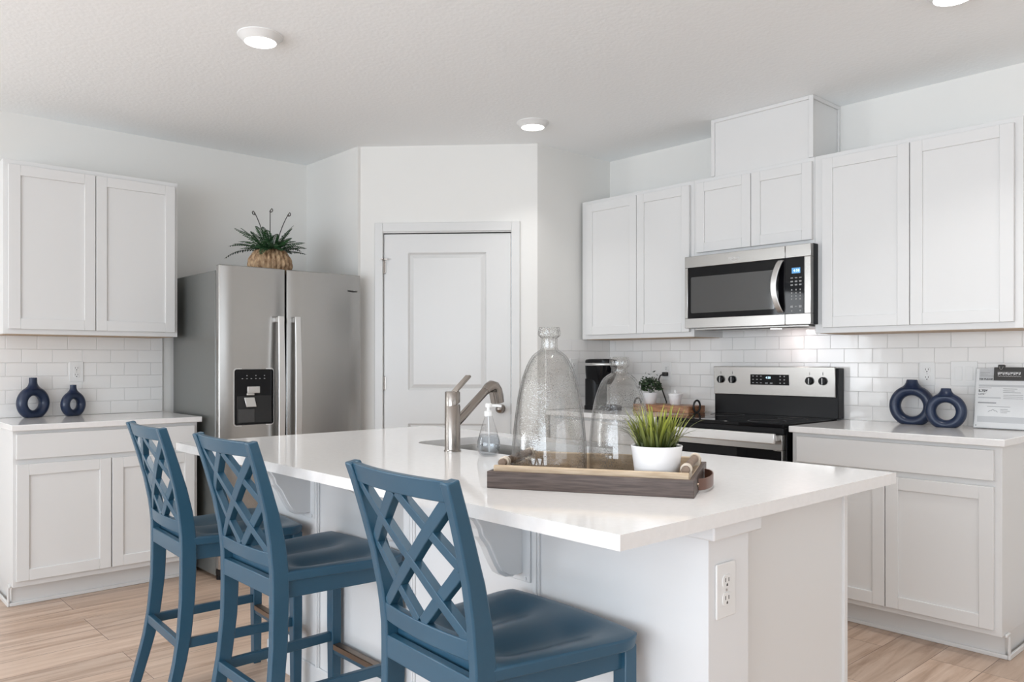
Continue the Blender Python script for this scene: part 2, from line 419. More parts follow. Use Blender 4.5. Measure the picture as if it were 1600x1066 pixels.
# diagonal pantry wall: s along the wall, d into the pantry
LD = (PB-PA).length; UD = (PB-PA)/LD; ND = Vector((UD.y, -UD.x, 0))   # points into the room?
if ND.dot(Vector((-1, -1, 0))) < 0: ND = -ND
def dg(s, d, z): return PA + UD*s - ND*d + Vector((0, 0, z))
DS0, DS1, DZ = 0.178, 1.004, 2.052
m = MB()
for a, c, e, g in ((0, DS0, 0, CEIL), (DS1, LD, 0, CEIL), (DS0, DS1, DZ, CEIL)):
    m.box((a, 0, e), (c, .1, g), lambda p: dg(p.x, p.y, p.z))
struct(m.build('wall_pantry', 'wall'))
# door casing
m = MB()
for a, c, e, g in ((.123, .176, 0, 2.118), (1.006, 1.06, 0, 2.118), (.176, 1.006, 2.060, 2.118)):
    m.box((a, -.014, e), (c, 0, g), lambda p: dg(p.x, p.y, p.z))
for a, c, e, g in ((.168, .178, 0, 2.062), (1.004, 1.014, 0, 2.062), (.168, 1.014, 2.052, 2.062)):
    m.box((a, -.004, e), (c, .05, g), lambda p: dg(p.x, p.y, p.z))
struct(m.build('trim_1', 'trim', bevel=.003), 'white door casing around the pantry door')
# pantry door: one slab with two raised panels
m = MB()
S0, S1, Z0, Z1 = .1815, 1.0005, .012, 2.046
pans = ((.337, .845, 1.042, 1.926), (.337, .845, .22, .826))
def dbox(a, c, e, g, d0, d1): m.box((a, d0, e), (c, d1, g), lambda p: dg(p.x, p.y, p.z))
dbox(S0, S1, Z0, Z1, .022, .042)
dbox(S0, .337, Z0, Z1, .006, .022); dbox(.845, S1, Z0, Z1, .006, .022)
for e, g in ((Z0, .22), (.826, 1.042), (1.926, Z1)): dbox(.337, .845, e, g, .006, .022)
for a, c, e, g in pans:
    # sloping moulding then flat raised field
    o_ = [(a, e), (c, e), (c, g), (a, g)]
    i1 = [(a+.012, e+.012), (c-.012, e+.012), (c-.012, g-.012), (a+.012, g-.012)]
    i2 = [(a+.036, e+.036), (c-.036, e+.036), (c-.036, g-.036), (a+.036, g-.036)]
    m.sweep([[dg(x, .006, z) for x, z in o_], [dg(x, .019, z) for x, z in i1], [dg(x, .0085, z) for x, z in i2]], cap=False)
    m._add([dg(x, .0085, z) for x, z in i2], [(0, 1, 2, 3)])
door = m.build('door_1', 'trim'); struct(door, 'white two-panel pantry door'); door['category'] = 'door'
m = MB()
for z in (1.79, 1.04, .25):
    m = MB(); m.tube([dg(.1795, -.001, z), dg(.1795, -.001, z+.09)], .0065, 10)
    m.box((.1795, .0, z+.004), (.192, .007, z+.086), lambda p: dg(p.x, p.y, p.z))
    if z > 1.5: m.bar(dg(.1795, -.004, z+.094), dg(.1795, -.045, z+.094), .009, .009); m.bar(dg(.165, -.02, z+.094), dg(.21, -.02, z+.094), .008, .008)
    m.build('hinge', 'nickel', door)
m = MB(); m.box((1.002, -.002, .89), (1.0065, .02, .96), lambda p: dg(p.x, p.y, p.z)); m.build('strike_plate', 'nickel', door)
m = MB()
kc = dg(.935, 0, .925)
m.disc(dg(.935, .007, .925), .031, ND, .006); m.disc(dg(.935, .001, .925), .012, ND, .03)
m.ball(dg(.935, -.052, .925), .027)
m.build('door_knob', 'nickel', door, smooth='auto')
# window / glass-door frames behind the camera
def frame(name, u0, u1, z0, z1, fn, mull):
    m = MB(); w = .05
    for a, c, e, g in [(u0, u0+w, z0, z1), (u1-w, u1, z0, z1), (u0, u1, z0, z0+w), (u0, u1, z1-w, z1)] + [(x-.035, x+.035, z0, z1) for x in mull]:
        m.box((a, -.012, e), (c, .015, g), lambda p: Vector(fn(p.x, p.y, p.z)))
    return struct(m.build(name, 'trim'))
frame('window_1', -2.9, 3.1, .05, 2.35, lambda u, d, z: (X0-d, u, z), (-1.4, .1, 1.6))
frame('window_2', -3.1, -1.3, .72, 2.28, lambda u, d, z: (u, YW+d, z), (-2.2,))
frame('window_3', -1.25, 2.45, .25, 2.45, lambda u, d, z: (u, Y0-d, z), (.0, 1.2))
# baseboards
b = MB(); b.box((XW-.014, Y0, 0), (XW, 1.04, .1)); struct(b.build('baseboard_right', 'trim', bevel=.003))
b = MB(); b.box((X0, YW-.014, 0), (.82, YW, .1)); struct(b.build('baseboard_left', 'trim', bevel=.003))
b = MB(); b.box((.0, -.014, 0), (.123, 0, .1), lambda p: dg(p.x, p.y, p.z)); b.box((1.06, -.014, 0), (LD, 0, .1), lambda p: dg(p.x, p.y, p.z)); struct(b.build('baseboard_pantry', 'trim'))
# backsplashes
b = MB(); b.box((.852, YW-.009, .914), (1.752, YW, 1.374)); struct(b.build('trim_2', 'tile_left', bevel=.002), 'white subway tile backsplash behind the left worktop')
b = MB(); b.box((XW-.009, 1.045, .914), (XW, YP, 1.374)); b.box((XW-.009, 2.0, 1.374), (XW, 2.76, 1.45)); struct(b.build('trim_3', 'tile_right'), 'white subway tile backsplash along the range wall')
b = MB(); b.box((3.615, YP-.009, .914), (XW-.009, YP, 1.374)); struct(b.build('trim_4', 'tile_side', bevel=.002), 'white subway tile backsplash on the pantry side wall')
# ------------------------------------------------------------------ ceiling lights
def downlight(x, y, label, watts):
    t = thing('ceiling_light', label, 'ceiling light', (x, y, CEIL), group='round disc lights in the ceiling')
    m = MB(); m.lathe([(.094, 0), (.094, -.004), (.088, -.008), (.072, -.026), (.066, -.030), (.064, -.027), (.06, 0)], (x, y, CEIL), 48); m.build('trim_ring', 'white_plastic', t, smooth='auto')
    m = MB(); m.lathe([(.0645, -.026), (.062, -.031), (.045, -.034), (.02, -.0355), (.001, -.036)], (x, y, CEIL), 48); m.build('lens', 'lens', t, smooth=True)
    l = bpy.data.lights.new('ceiling_lamp', 'AREA'); l.shape = 'DISK'; l.size = .12; l.energy = watts; l.spread = radians(105); l.color = (1, .985, .97)
    o = bpy.data.objects.new('ceiling_lamp', l); COL.objects.link(o); o.parent = t; o.location = (0, 0, -.045)
downlight(1.50, 3.235, 'lit white disc light in the ceiling nearest the left cabinets', 4.0)
downlight(3.215, 3.35, 'lit white disc light in the ceiling in front of the pantry door', 2.0)
downlight(3.23, 1.10, 'white disc light cut by the top edge above the right cabinets', 3.2)
downlight(1.50, 1.10, 'white disc light in the ceiling directly above the near end of the island', 4.5)

# ------------------------------------------------------------------ cabinets
# wall space: u along the wall, v out from the wall, z up
def LEFT(p): return Vector((p.x, YW - p.y, p.z))
def RIGHT(p): return Vector((XW - p.y, p.x, p.z))
def shaker(T, u0, u1, z0, z1, v, parent, rail=.055, th=.019, name='door'):
    m = MB(); a = .0012
    m.box((u0, v-th, z0), (u0+rail, v, z1), T); m.box((u1-rail, v-th, z0), (u1, v, z1), T)
    m.box((u0+rail, v-th, z0), (u1-rail, v, z0+rail), T); m.box((u0+rail, v-th, z1-rail), (u1-rail, v, z1), T)
    m.box((u0+rail-.002, v-th+.003, z0+rail-.002), (u1-rail+.002, v-.0085, z1-rail+.002), T)
    return m.build(name, 'cabinet', parent, bevel=.0018)
def slabfront(T, u0, u1, z0, z1, v, parent):
    m = MB(); m.box((u0, v-.019, z0), (u1, v, z1), T); return m.build('drawer_front', 'cabinet', parent, bevel=.0018)
def upper(T, label, u0, u1, z0, z1, doors, v=.305, group='white shaker wall cabinets'):
    t = thing('wall_cabinet', label, 'cabinet', T(Vector(((u0+u1)/2, 0, z0))), group=group)
    m = MB(); m.box((u0, .001, z0), (u1, v, z1), T)
    m.build('carcass', 'cabinet', t, bevel=.0015)
    m = MB(); m.box((u0+.02, .012, z0-.002), (u1-.02, v-.02, z0), T); m.build('underside', 'oldplywood', t)
    for a, c, e, g in doors: shaker(T, a, c, e, g, v+.020, t)
    return t
upper(LEFT, 'white two-door wall cabinet above the pair of small blue vases', .846, 1.736, 1.372, 2.286, [(.868, 1.284, 1.398, 2.260), (1.288, 1.716, 1.398, 2.260)])
upper(RIGHT, 'white two-door wall cabinet over the big blue ring vases', 1.062, 2.003, 1.372, 2.286, [(1.094, 1.524, 1.400, 2.262), (1.528, 1.957, 1.400, 2.262)])
upper(RIGHT, 'short white two-door cabinet directly over the microwave', 2.0035, 2.744, 1.835, 2.286, [(2.012, 2.362, 1.858, 2.262), (2.366, 2.72, 1.858, 2.262)])
upper(RIGHT, 'white two-door wall cabinet between the pantry and microwave', 2.7445, 3.632, 1.372, 2.286, [(2.768, 3.158, 1.400, 2.262), (3.162, 3.585, 1.400, 2.262)])
# boxed duct cover on top of the microwave cabinet
t = thing('duct_cover', 'white boxed duct cover rising from the microwave cabinet to ceiling', 'duct cover', (XW-.15, 2.32, 2.287))
m = MB(); m.box((2.022, .001, 2.287), (2.618, .300, 2.612), RIGHT); m.build('panel', 'cabinet', t)
m = MB()
for a, c, e, g in ((2.012, 2.036, 2.287, 2.612), (2.606, 2.628, 2.287, 2.612), (2.036, 2.606, 2.592, 2.612)): m.box((a, .300, e), (c, .309, g), RIGHT)
m.box((2.012, .016, 2.592), (2.022, .300, 2.612), RIGHT); m.box((2.012, .001, 2.287), (2.022, .02, 2.612), RIGHT)
m.box((2.618, .001, 2.287), (2.628, .300, 2.612), RIGHT)
m.build('corner_moulding', 'cabinet', t, bevel=.002)

def base(T, label, u0, u1, doors, drawers, v=.61, end_lo=False, end_hi=False):
    t = thing('base_cabinet', label, 'cabinet', T(Vector(((u0+u1)/2, .3, 0))), group='white shaker base cabinets')
    m = MB(); m.box((u0, .001, .108), (u1, v, .8835), T); m.build('carcass', 'cabinet', t, bevel=.0015)
    m = MB(); m.box((u0+.012, .001, 0), (u1-.012, v-.078, .108), T); m.build('toe_kick', 'cabinet', t)
    m = MB(); m.box((u0, v-.078, 0), (u1, v-.066, .018), T)
    for flag, uu, sg in ((end_lo, u0, -1), (end_hi, u1, 1)):
        if flag:
            a, c = sorted((uu, uu+sg*.010))
            m.box((a, .001, 0), (c, v-.066, .022), T)
            m.box((a, v-.082, .022), (c, v-.064, .112), T)
            m.box((a, v-.075, .100), (c, v-.03, .114), T)
    m.build('shoe_moulding', 'cabinet', t, bevel=.003)
    for a, c, e, g in drawers: slabfront(T, a, c, e, g, v+.020, t)
    for a, c, e, g in doors: shaker(T, a, c, e, g, v+.020, t)
    return t
base(LEFT, 'white base cabinet with one wide drawer beside the fridge', .836, 1.742, [(.850, 1.283, .138, .716), (1.289, 1.722, .138, .716)], [(.850, 1.722, .742, .866)], v=.595, end_lo=True)
base(RIGHT, 'white base cabinet with one wide drawer right of the range', 1.058, 1.968, [(1.084, 1.515, .134, .716), (1.519, 1.938, .134, .716)], [(1.084, 1.938, .742, .866)], v=.60, end_lo=True)
base(RIGHT, 'white base cabinet in the corner left of the range', 2.772, 3.642, [(2.80, 3.20, .134, .716), (3.205, 3.60, .134, .716)], [(2.80, 3.60, .742, .866)], v=.60)
def worktop(T, label, u0, u1, v1, z=.914):
    m = MB(); m.box((u0, .001, .884), (u1, v1, z), T)
    return tag(m.build('worktop', 'quartz', bevel=.003), label, 'worktop', 'white quartz worktops')
worktop(LEFT, 'white quartz worktop beside the fridge under two small vases', .826, 1.758, .630)
worktop(RIGHT, 'white quartz worktop right of the range under the sign', 1.038, 1.968, .640)
worktop(RIGHT, 'white quartz worktop in the corner left of the range', 2.772, YP-.010, .640)

# ------------------------------------------------------------------ fridge
FX0, FX1, FY = 1.790, 2.700, 4.370
t = thing('fridge', 'stainless side-by-side fridge with water dispenser beside the pantry', 'fridge', ((FX0+FX1)/2, 4.8, 0))
m = MB(); m.box((FX0+.004, FY+.075, .02), (FX1-.004, 5.10, 1.740)); m.build('case', 'steel_side', t, bevel=.006)
m = MB(); m.box((FX0+.02, FY+.055, .05), (FX1-.02, FY+.075, 1.745)); m.build('door_gasket', 'dark', t)
XG = 2.191
def fdoor(x0, x1):
    # slightly crowned front, rounded vertical edges
    out = []; n = 10
    for k in range(n+1):
        u = k/n; x = x0 + (x1-x0)*u; out.append((x, FY + .012*(2*u-1)**2*0.6))
    ol = [(x0, FY+.055), (x0, FY+.016)] + [(x, y) for x, y in out if x0+.008 < x < x1-.008] + [(x1, FY+.016), (x1, FY+.055)]
    m = MB(); m.prism(ol, lambda a, c, d: Vector((a, c, d)), .065, 1.768)
    return m.build('door', 'steel', t, bevel=.006, seg=3)
dl = fdoor(FX0, XG-.004); dr = fdoor(XG+.005, FX1)
def fhandle(x, door_):
    m = MB(); n = 24; rings = []
    for k in range(n+1):
        u = k/n; z = .56 + .93*u; o_ = FY - .046 - .014*sin(pi*u); w = .0215 - .004*abs(2*u-1)
        rings.append([Vector((x-w, o_, z)), Vector((x+w, o_, z)), Vector((x+w*.92, o_+.016, z)), Vector((x-w*.92, o_+.016, z))])
    m.sweep(rings)
    for z in (.575, 1.455): m.box((x-.013, FY-.040, z), (x+.013, FY+.004, z+.028))
    m.build('handle', 'steel_bright', door_, bevel=.003)
fhandle(2.133, dl); fhandle(2.238, dr)
# dispenser
dx0, dx1, dz0, dz1 = 1.874, 2.104, .866, 1.182
m = MB(); m.prism(rrect(dx0-.006, dz0-.006, dx1+.006, dz1+.006, .016), lambda a, c, d: Vector((a, FY+.004-d, c)), 0, .003); ds = m.build('dispenser', 'steel_bright', dl)
m = MB(); m.prism(rrect(dx0, dz0, dx1, dz1, .013), lambda a, c, d: Vector((a, FY+.001-d, c)), 0, .0035); m.build('dispenser_panel', 'black_glass', ds)
m = MB(); m.box((dx0+.012, FY-.0042, dz0+.012), (dx1-.012, FY-.0022, dz0+.165)); m.build('dispenser_cavity', 'dark', ds)
m = MB(); m.box((dx0+.02, FY-.006, dz0+.015), (dx0+.115, FY-.004, dz0+.09)); m.build('drip_tray', 'dark_grey', ds, bevel=.002)
m = MB(); m.box((1.944, FY-.016, 1.046), (2.018, FY-.003, 1.084)); m.box((1.94, FY-.016, 1.034), (1.985, FY-.004, 1.046)); m.build('spout', 'silver', ds, bevel=.003)
m = MB(); m.prism([(1.926, 1.022), (1.988, 1.022), (1.996, .968), (1.936, .968)], lambda a, c, d: Vector((a, FY-.004-d-.01*(1.022-c)/.054, c)), 0, .006); m.build('paddle', 'silver', ds, bevel=.003)
for x in (1.918, 1.945, 1.971, 1.998, 2.022, 2.05): m = MB(); m.box((x-.004, FY-.0035, 1.127), (x+.004, FY-.0024, 1.131)); m.build('touch_icon', 'print_grey', ds)
for x in (1.945, 1.998, 2.05): m = MB(); m.disc((x, FY-.0024, 1.146), .003, (0, -1, 0), .001, 10); m.build('touch_icon', 'print_grey', ds)
text_mesh('badge', 'Whirlpool', .0165, 'dark_grey', dr, (2.598, FY+.002, 1.660), (1, 0, 0), (0, 0, 1), .002, 'LEFT')
m = MB(); m.box((FX0+.02, FY+.06, .012), (FX1-.02, FY+.10, .062)); m.build('kick_grille', 'dark_grey', t)
for a in ((FX0+.03, FY+.07, .0), (FX1-.03, FY+.07, .0), (FX0+.04, 5.05, .0), (FX1-.04, 5.05, .0)):
    m = MB(); m.disc(a, .02, (0, 0, 1), .03); m.build('foot', 'black', t)
m = MB(); m.box((FX0+.006, FY+.015, .03), (FX0+.06, FY+.075, .063)); m.build('hinge', 'black', t, bevel=.004)

# ------------------------------------------------------------------ fern in a woven basket, on the fridge
random.seed(4)
fx, fy, fz = 2.205, 4.62, 1.7402
t = thing('potted_fern', 'dark green fern in a round woven basket on the fridge', 'plant', (fx, fy, fz))
def braid(phi, r, z):
    k = 26; a = (phi*k/(2*pi)) % 1.0
    tw = abs(sin(phi*k/2)); ch = abs(sin((z*70) + (1.2 if a < .5 else -1.2)*(a-.5)*2))
    return r*(0.88 + 0.11*tw + 0.03*ch)
m = MB(); m.lathe([(.02, 0)] + [(.075 + .058*sin(pi*(0.12+0.80*k/22)), .165*k/22) for k in range(23)] + [(.07, .155), (.06, .12), (.001, .12)], (fx, fy, fz), 156, fn=lambda p, r, z: braid(p, r, z) if r > .072 else r)
m.build('basket', 'basket', t, smooth=True)
def frond_leaf(m, base, d, ln, curl, up0, tones, leaf=.022, n=22):
    """arching rachis with paired leaflets"""
    p = Vector(base); pts = []; el = up0; h = Vector((d[0], d[1], 0)).normalized()
    for k in range(n+1):
        pts.append((p.copy(), el)); st = ln/n
        p = p + (h*cos(el) + Vector((0, 0, 1))*sin(el))*st; el -= curl/n
    side = Vector((-h.y, h.x, 0)); tn = random.random()
    def quad(a, b_, c, dd, v):
        vs, fs = m._add([a, b_, c, dd], [(0, 1, 2, 3)])
        tones.append((vs, v))
    for k in range(n):
        w = .0022
        quad(pts[k][0]-side*w, pts[k][0]+side*w, pts[k+1][0]+side*w, pts[k+1][0]-side*w, .1)
        if k < 3: continue
        u = k/n; L = leaf*(sin(pi*min(1, .18+u*.82))**.7) + .003
        fw = (pts[k+1][0]-pts[k][0]).normalized(); nrm = side.cross(fw)
        for sg in (-1, 1):
            a = pts[k][0]; tip = a + side*sg*L + fw*L*.35 - nrm*(-1)*L*.12*random.uniform(-1, 1) - Vector((0,0,1))*L*.25
            mid = a + side*sg*L*.5 + fw*L*.05
            quad(a - fw*.003, mid - fw*.0065, tip, mid + fw*.0075, min(1, max(0, tn*.5 + random.random()*.5)))
def write_tone(m, tones):
    lay = m.bm.loops.layers.float_color.new('tone')
    tv = {}
    for vs, v in tones:
        for i, x in enumerate(vs): tv[x] = v if not isinstance(v, (list, tuple)) else v[i]
    for f in m.bm.faces:
        for lp in f.loops: q = tv.get(lp.vert, .3); lp[lay] = (q, q, q, 1)
m = MB(); tones = []
for i in range(40):
    a = 2*pi*i/40 + random.uniform(-.12, .12)
    el = (.42, .75, 1.05, .58, 1.25)[i % 5] + random.uniform(-.1, .1)
    frond_leaf(m, (fx+.03*cos(a), fy+.03*sin(a), fz+.150), (cos(a), sin(a)), random.uniform(.17, .27)*(1.0 if el < .9 else .85), random.uniform(.5, 1.25), el, tones, leaf=.030, n=17)
write_tone(m, tones); m.build('fronds', 'fern', t)
rgt = Vector((sin(TH), -cos(TH), 0))
m = MB()
for off, hh, bend in ((-.035, .275, -.055), (0.0, .29, 0.0), (.05, .265, .055)):
    b0 = Vector((fx, fy, fz+.12)) + rgt*off*.6
    pts = [b0 + rgt*(off*.5*k/10 + bend*(k/10)**2.2) + Vector((0, 0, hh*k/10)) for k in range(11)]
    c = pts[-1]; sg = 1 if bend >= 0 else -1
    for k in range(1, 14):
        a = k*.5; r = .014*(1-k/17); pts.append(c + rgt*sg*(r*sin(a)*1.0 + .004) + Vector((0, 0, .012 - .012*k/14 + r*cos(a)*.9 - .008)))
    m.tube(pts, [.0028]*len(pts), 7)
m.build('fiddleheads', 'fern_stem', t, smooth=True)
# ------------------------------------------------------------------ microwave
MX = 3.868
t = thing('microwave', 'stainless over-the-range microwave hung under the short cabinet', 'microwave', (4.05, 2.37, 1.41))
m = MB(); m.box((MX+.03, 1.9865, 1.418), (XW-.012, 2.757, 1.834)); m.build('case', 'black', t, bevel=.003)
m = MB(); m.box((MX+.045, 2.02, 1.408), (XW-.03, 2.72, 1.418)); m.build('vent_plate', 'silver', t, bevel=.002)
m = MB(); m.box((MX+.06, 2.08, 1.4065), (MX+.165, 2.66, 1.408)); m.build('grease_filter', 'dark_grey', t)
# stainless face as a frame round the glass
gy0, gy1, gz0, gz1 = 2.022, 2.736, 1.474, 1.766
SPL = 2.128
def mframe(ya, yb, name):
    m = MB()
    m.box((MX, ya, 1.418), (MX+.03, yb, gz0)); m.box((MX, ya, gz1), (MX+.03, yb, 1.831))
    if ya < gy0: m.box((MX, ya, gz0), (MX+.03, gy0, gz1))
    if yb > gy1: m.box((MX, gy1, gz0), (MX+.03, yb, gz1))
    return m.build(name, 'steel', t, bevel=.002)
md = mframe(SPL+.001, 2.757, 'door'); mc = mframe(1.9865, SPL-.001, 'control_surround')
m = MB(); m.box((MX+.004, SPL+.001, gz0), (MX+.03, gy1, gz1)); m.build('door_glass', 'black_glass', md)
m = MB(); m.prism(rrect(2.19, gz0+.03, gy1-.02, gz1-.055, .008), lambda a, c, d: Vector((MX+.004-d, a, c)), 0, .0012); m.build('window_pane', 'window_glass', md)
m = MB(); m.box((MX+.003, gy0, gz0), (MX+.03, SPL-.001, gz1)); m.build('control_panel', 'black_glass', mc)
m = MB(); ys = 2.152; zz = [1.482 + (1.758-1.482)*k/18 for k in range(19)]
def hx(z): return MX-.002-.040*max(0, sin(pi*(z-1.482)/.276))**.6
def hyo(z): return ys + .022*sin(pi*(z-1.482)/.276)
m.sweep([[Vector((hx(z), hyo(z)-.0165, z)), Vector((hx(z), hyo(z)+.0165, z)), Vector((hx(z)+.012, hyo(z)+.0155, z)), Vector((hx(z)+.012, hyo(z)-.0155, z))] for z in zz])
m.build('handle', 'steel_bright', md, bevel=.003)
m = MB(); m.box((MX+.002, 2.045, 1.683), (MX+.003, 2.092, 1.712)); m.build('display', 'blue_display', mc)
text_mesh('display_digits', '4:58', .020, 'digit', mc, (MX+.0018, 2.083, 1.691), (0, -1, 0), (0, 0, 1), .0003)
def key(par, a, b_, mt='print_grey', nm='key'): m = MB(); m.box(a, b_); m.build(nm, mt, par)
for r_, z in enumerate((1.660, 1.642, 1.624)):
    for y in (2.092, 2.068, 2.045): key(mc, (MX+.0018, y-.0065, z-.0022 - (.002 if r_ else 0)), (MX+.003, y+.0065, z+.0022 + (.001 if r_ else 0)))
for z in (1.598, 1.582, 1.566, 1.550):
    for y in (2.092, 2.068, 2.045): key(mc, (MX+.0018, y-.003, z-.004), (MX+.003, y+.003, z+.004))
for y in (2.092, 2.045): key(mc, (MX+.0018, y-.0075, 1.505), (MX+.003, y+.0075, 1.517)); key(mc, (MX+.0018, y-.004, 1.486), (MX+.003, y+.004, 1.493))
key(mc, (MX+.0018, 2.062, 1.510), (MX+.003, 2.075, 1.513))
text_mesh('badge', 'Whirlpool', .017, 'print_white', md, (MX-.0003, 2.468, 1.792), (0, -1, 0), (0, 0, 1), .0005)
m = MB(); m.tube([Vector((MX-.0003, 2.43 + .022*cos(a), 1.789 + .009*sin(a))) for a in [k*.35-2.6 for k in range(13)]], .0012, 6); m.build('badge_swoosh', 'print_white', md)
m = MB(); m.disc((4.03, 2.27, 1.4075), .03, (0, 0, -1), .003); m.build('cooktop_lamp_lens', 'lens', t)
l = bpy.data.lights.new('cooktop_lamp', 'AREA'); l.shape = 'DISK'; l.size = .06; l.energy = 0.24; l.color = (1, .82, .79)
o = bpy.data.objects.new('cooktop_lamp', l); COL.objects.link(o); o.parent = t; o.location = (4.10-4.05, 2.25-2.37, 1.400-1.41)
o.rotation_euler = (0, radians(-28), 0)
# ------------------------------------------------------------------ range
t = thing('range', 'stainless electric range with black glass cooktop and oven', 'range', (3.92, 2.37, 0))
RY0, RY1 = 1.993, 2.755
m = MB(); m.box((3.64, RY0, .03), (4.235, RY1, .900)); m.build('body', 'black', t, bevel=.003)
m = MB(); m.box((3.605, RY0-.002, .900), (4.165, RY1+.002, .920)); ck = m.build('cooktop', 'black_glass', t, bevel=.003)
for cx_, cy_, r in ((3.76, 2.17, .095), (3.76, 2.57, .075), (4.02, 2.17, .075), (4.02, 2.57, .095)):
    m = MB(); m.tube([Vector((cx_ + r*cos(2*pi*k/48), cy_ + r*sin(2*pi*k/48), .9203)) for k in range(48)], .0008, 4, True)
    m.build('burner_ring', 'dark_grey', ck)
m = MB(); m.box((3.607, RY0, .868), (3.64, RY1, .900)); m.build('front_strip', 'black', t, bevel=.002)
m = MB(); m.box((3.597, RY0+.002, .790), (3.64, RY1-.002, .866)); m.box((3.597, RY0+.002, .285), (3.64, RY0+.05, .790)); m.box((3.597, RY1-.05, .285), (3.64, RY1-.002, .790)); m.box((3.597, RY0+.05, .285), (3.64, RY1-.05, .34))
od = m.build('oven_door', 'steel', t, bevel=.002)
m = MB(); m.box((3.5945, RY0+.004, .30), (3.60, RY1-.004, .788)); m.build('oven_glass', 'black_glass', od)
m = MB(); m.box((3.540, RY0+.012, .826), (3.558, RY1-.012, .876)); m.box((3.556, RY0+.012, .838), (3.598, RY0+.03, .866)); m.box((3.556, RY1-.03, .838), (3.598, RY1-.012, .866)); m.build('handle', 'steel_bright', od, bevel=.004)
m = MB(); m.box((3.600, RY0+.002, .09), (3.64, RY1-.002, .275)); m.build('storage_drawer', 'steel', t, bevel=.003)
m = MB(); m.box((4.172, RY0-.006, .918), (4.238, RY1, 1.190)); bgd = m.build('backguard', 'black', t, bevel=.003)
m = MB(); m.prism([(4.158, 1.032), (4.172, 1.030), (4.172, 1.197), (4.152, 1.197)], lambda a, c, d: Vector((a, d, c)), RY0+.004, RY1-.004); bp_ = m.build('control_panel', 'steel', bgd, bevel=.003)
def bgx(z): return 4.158 - .006*(z-1.032)/.165
m = MB(); m.box((bgx(1.12)-.0015, 2.262, 1.092), (4.172, 2.503, 1.152)); ctl = m.build('touch_controls', 'black_glass', bp_)
text_mesh('clock_digits', '4:58', .018, 'digit', ctl, (bgx(1.12)-.0018, 2.405, 1.128), (0, -1, 0), (0, 0, 1), .0003)
xb = bgx(1.12)
for y in (2.485, 2.46, 2.435):
    for z in (1.142, 1.123, 1.104): key(ctl, (xb-.002, y-.005, z-.002), (xb-.0015, y+.005, z+.002), nm='touch_key')
for y in (2.315, 2.29):
    for z in (1.142, 1.123, 1.104): key(ctl, (xb-.002, y-.004, z-.003), (xb-.0015, y+.004, z+.003), nm='touch_key')
for y in (2.40, 2.37): key(ctl, (xb-.002, y-.008, 1.100), (xb-.0015, y+.008, 1.106), nm='touch_key')
for y in (2.700, 2.622, 2.140, 2.064):
    m = MB(); m.disc((bgx(1.12)+.001, y, 1.120), .023, (-1, 0, 0), .018, 28, .020); m.box((bgx(1.12)-.028, y-.006, 1.101), (bgx(1.12)-.012, y+.006, 1.139)); k_ = m.build('knob', 'black', bp_, bevel=.002)
    m = MB(); m.box((bgx(1.12)-.0288, y-.0085, 1.104), (bgx(1.12)-.010, y-.0062, 1.136)); m.build('knob_grip', 'steel_bright', k_)
for y in (2.700, 2.622, 2.140, 2.064): key(bp_, (bgx(1.16)-.0006, y-.0012, 1.152), (bgx(1.16)+.001, y+.0012, 1.168), 'dark_grey', 'knob_mark')
# ------------------------------------------------------------------ island
IX, IY0, IY1 = 1.468, .985, 3.09       # stool-side face, near end, far end
t = thing('kitchen_island', 'white painted kitchen island carrying the quartz top with sink', 'island', (1.85, 2.0, 0))
m = MB(); m.box((IX, IY0, 0), (1.625, IY1, .8835)); m.build('knee_wall', 'island', t)
m = MB(); m.prism([(IX-.012, .852), (IX-.024, .866), (IX-.024, .8835), (1.650, .8835), (1.650, .852), (1.625, .852), (1.625, .866), (IX, .866), (IX, .852)], lambda a, c, d: Vector((a, d, c)), IY0-.002, IY0+.06)
m = MB(); m.box((IX-.012, IY0-.022, .846), (1.648, IY0+.16, .8835)); m.build('column_cap', 'island', t, bevel=.004)
m = MB(); m.box((1.625, IY0+.060, .0), (2.215, IY0+.080, .883)); m.box((1.625, IY1-.022, .0), (2.215, IY1-.002, .883)); m.box((1.625, IY0+.080, .10), (2.215, IY1-.022, .12)); m.build('end_panel', 'cabinet', t)
m = MB(); m.box((2.215, IY0+.052, .108), (2.235, IY1, .883)); m.build('face_frame', 'cabinet', t, bevel=.002)
def ISL(p): return Vector((2.235 + p.y, p.x, p.z))
for a, c in ((1.06, 1.50), (1.505, 1.94), (1.945, 2.50), (2.505, 3.06)):
    shaker(ISL, a, c, .134, .716, .020, t); m = MB(); m.box((a, 0, .742), (c, .02, .866), ISL); m.build('drawer_front', 'cabinet', t, bevel=.002)
m = MB(); m.box((IX-.008, IY0+.0, 0), (IX, IY1, .095)); m.build('baseboard', 'island', t, bevel=.004)
for y in (1.500, 2.058, 2.664):
    m = MB(); m.box((IX-.008, y, .095), (IX, y+.022, .8835)); m.box((IX-.013, y+.005, .095), (IX-.008, y+.017, .8835)); m.build('panel_batten', 'island', t, bevel=.002)
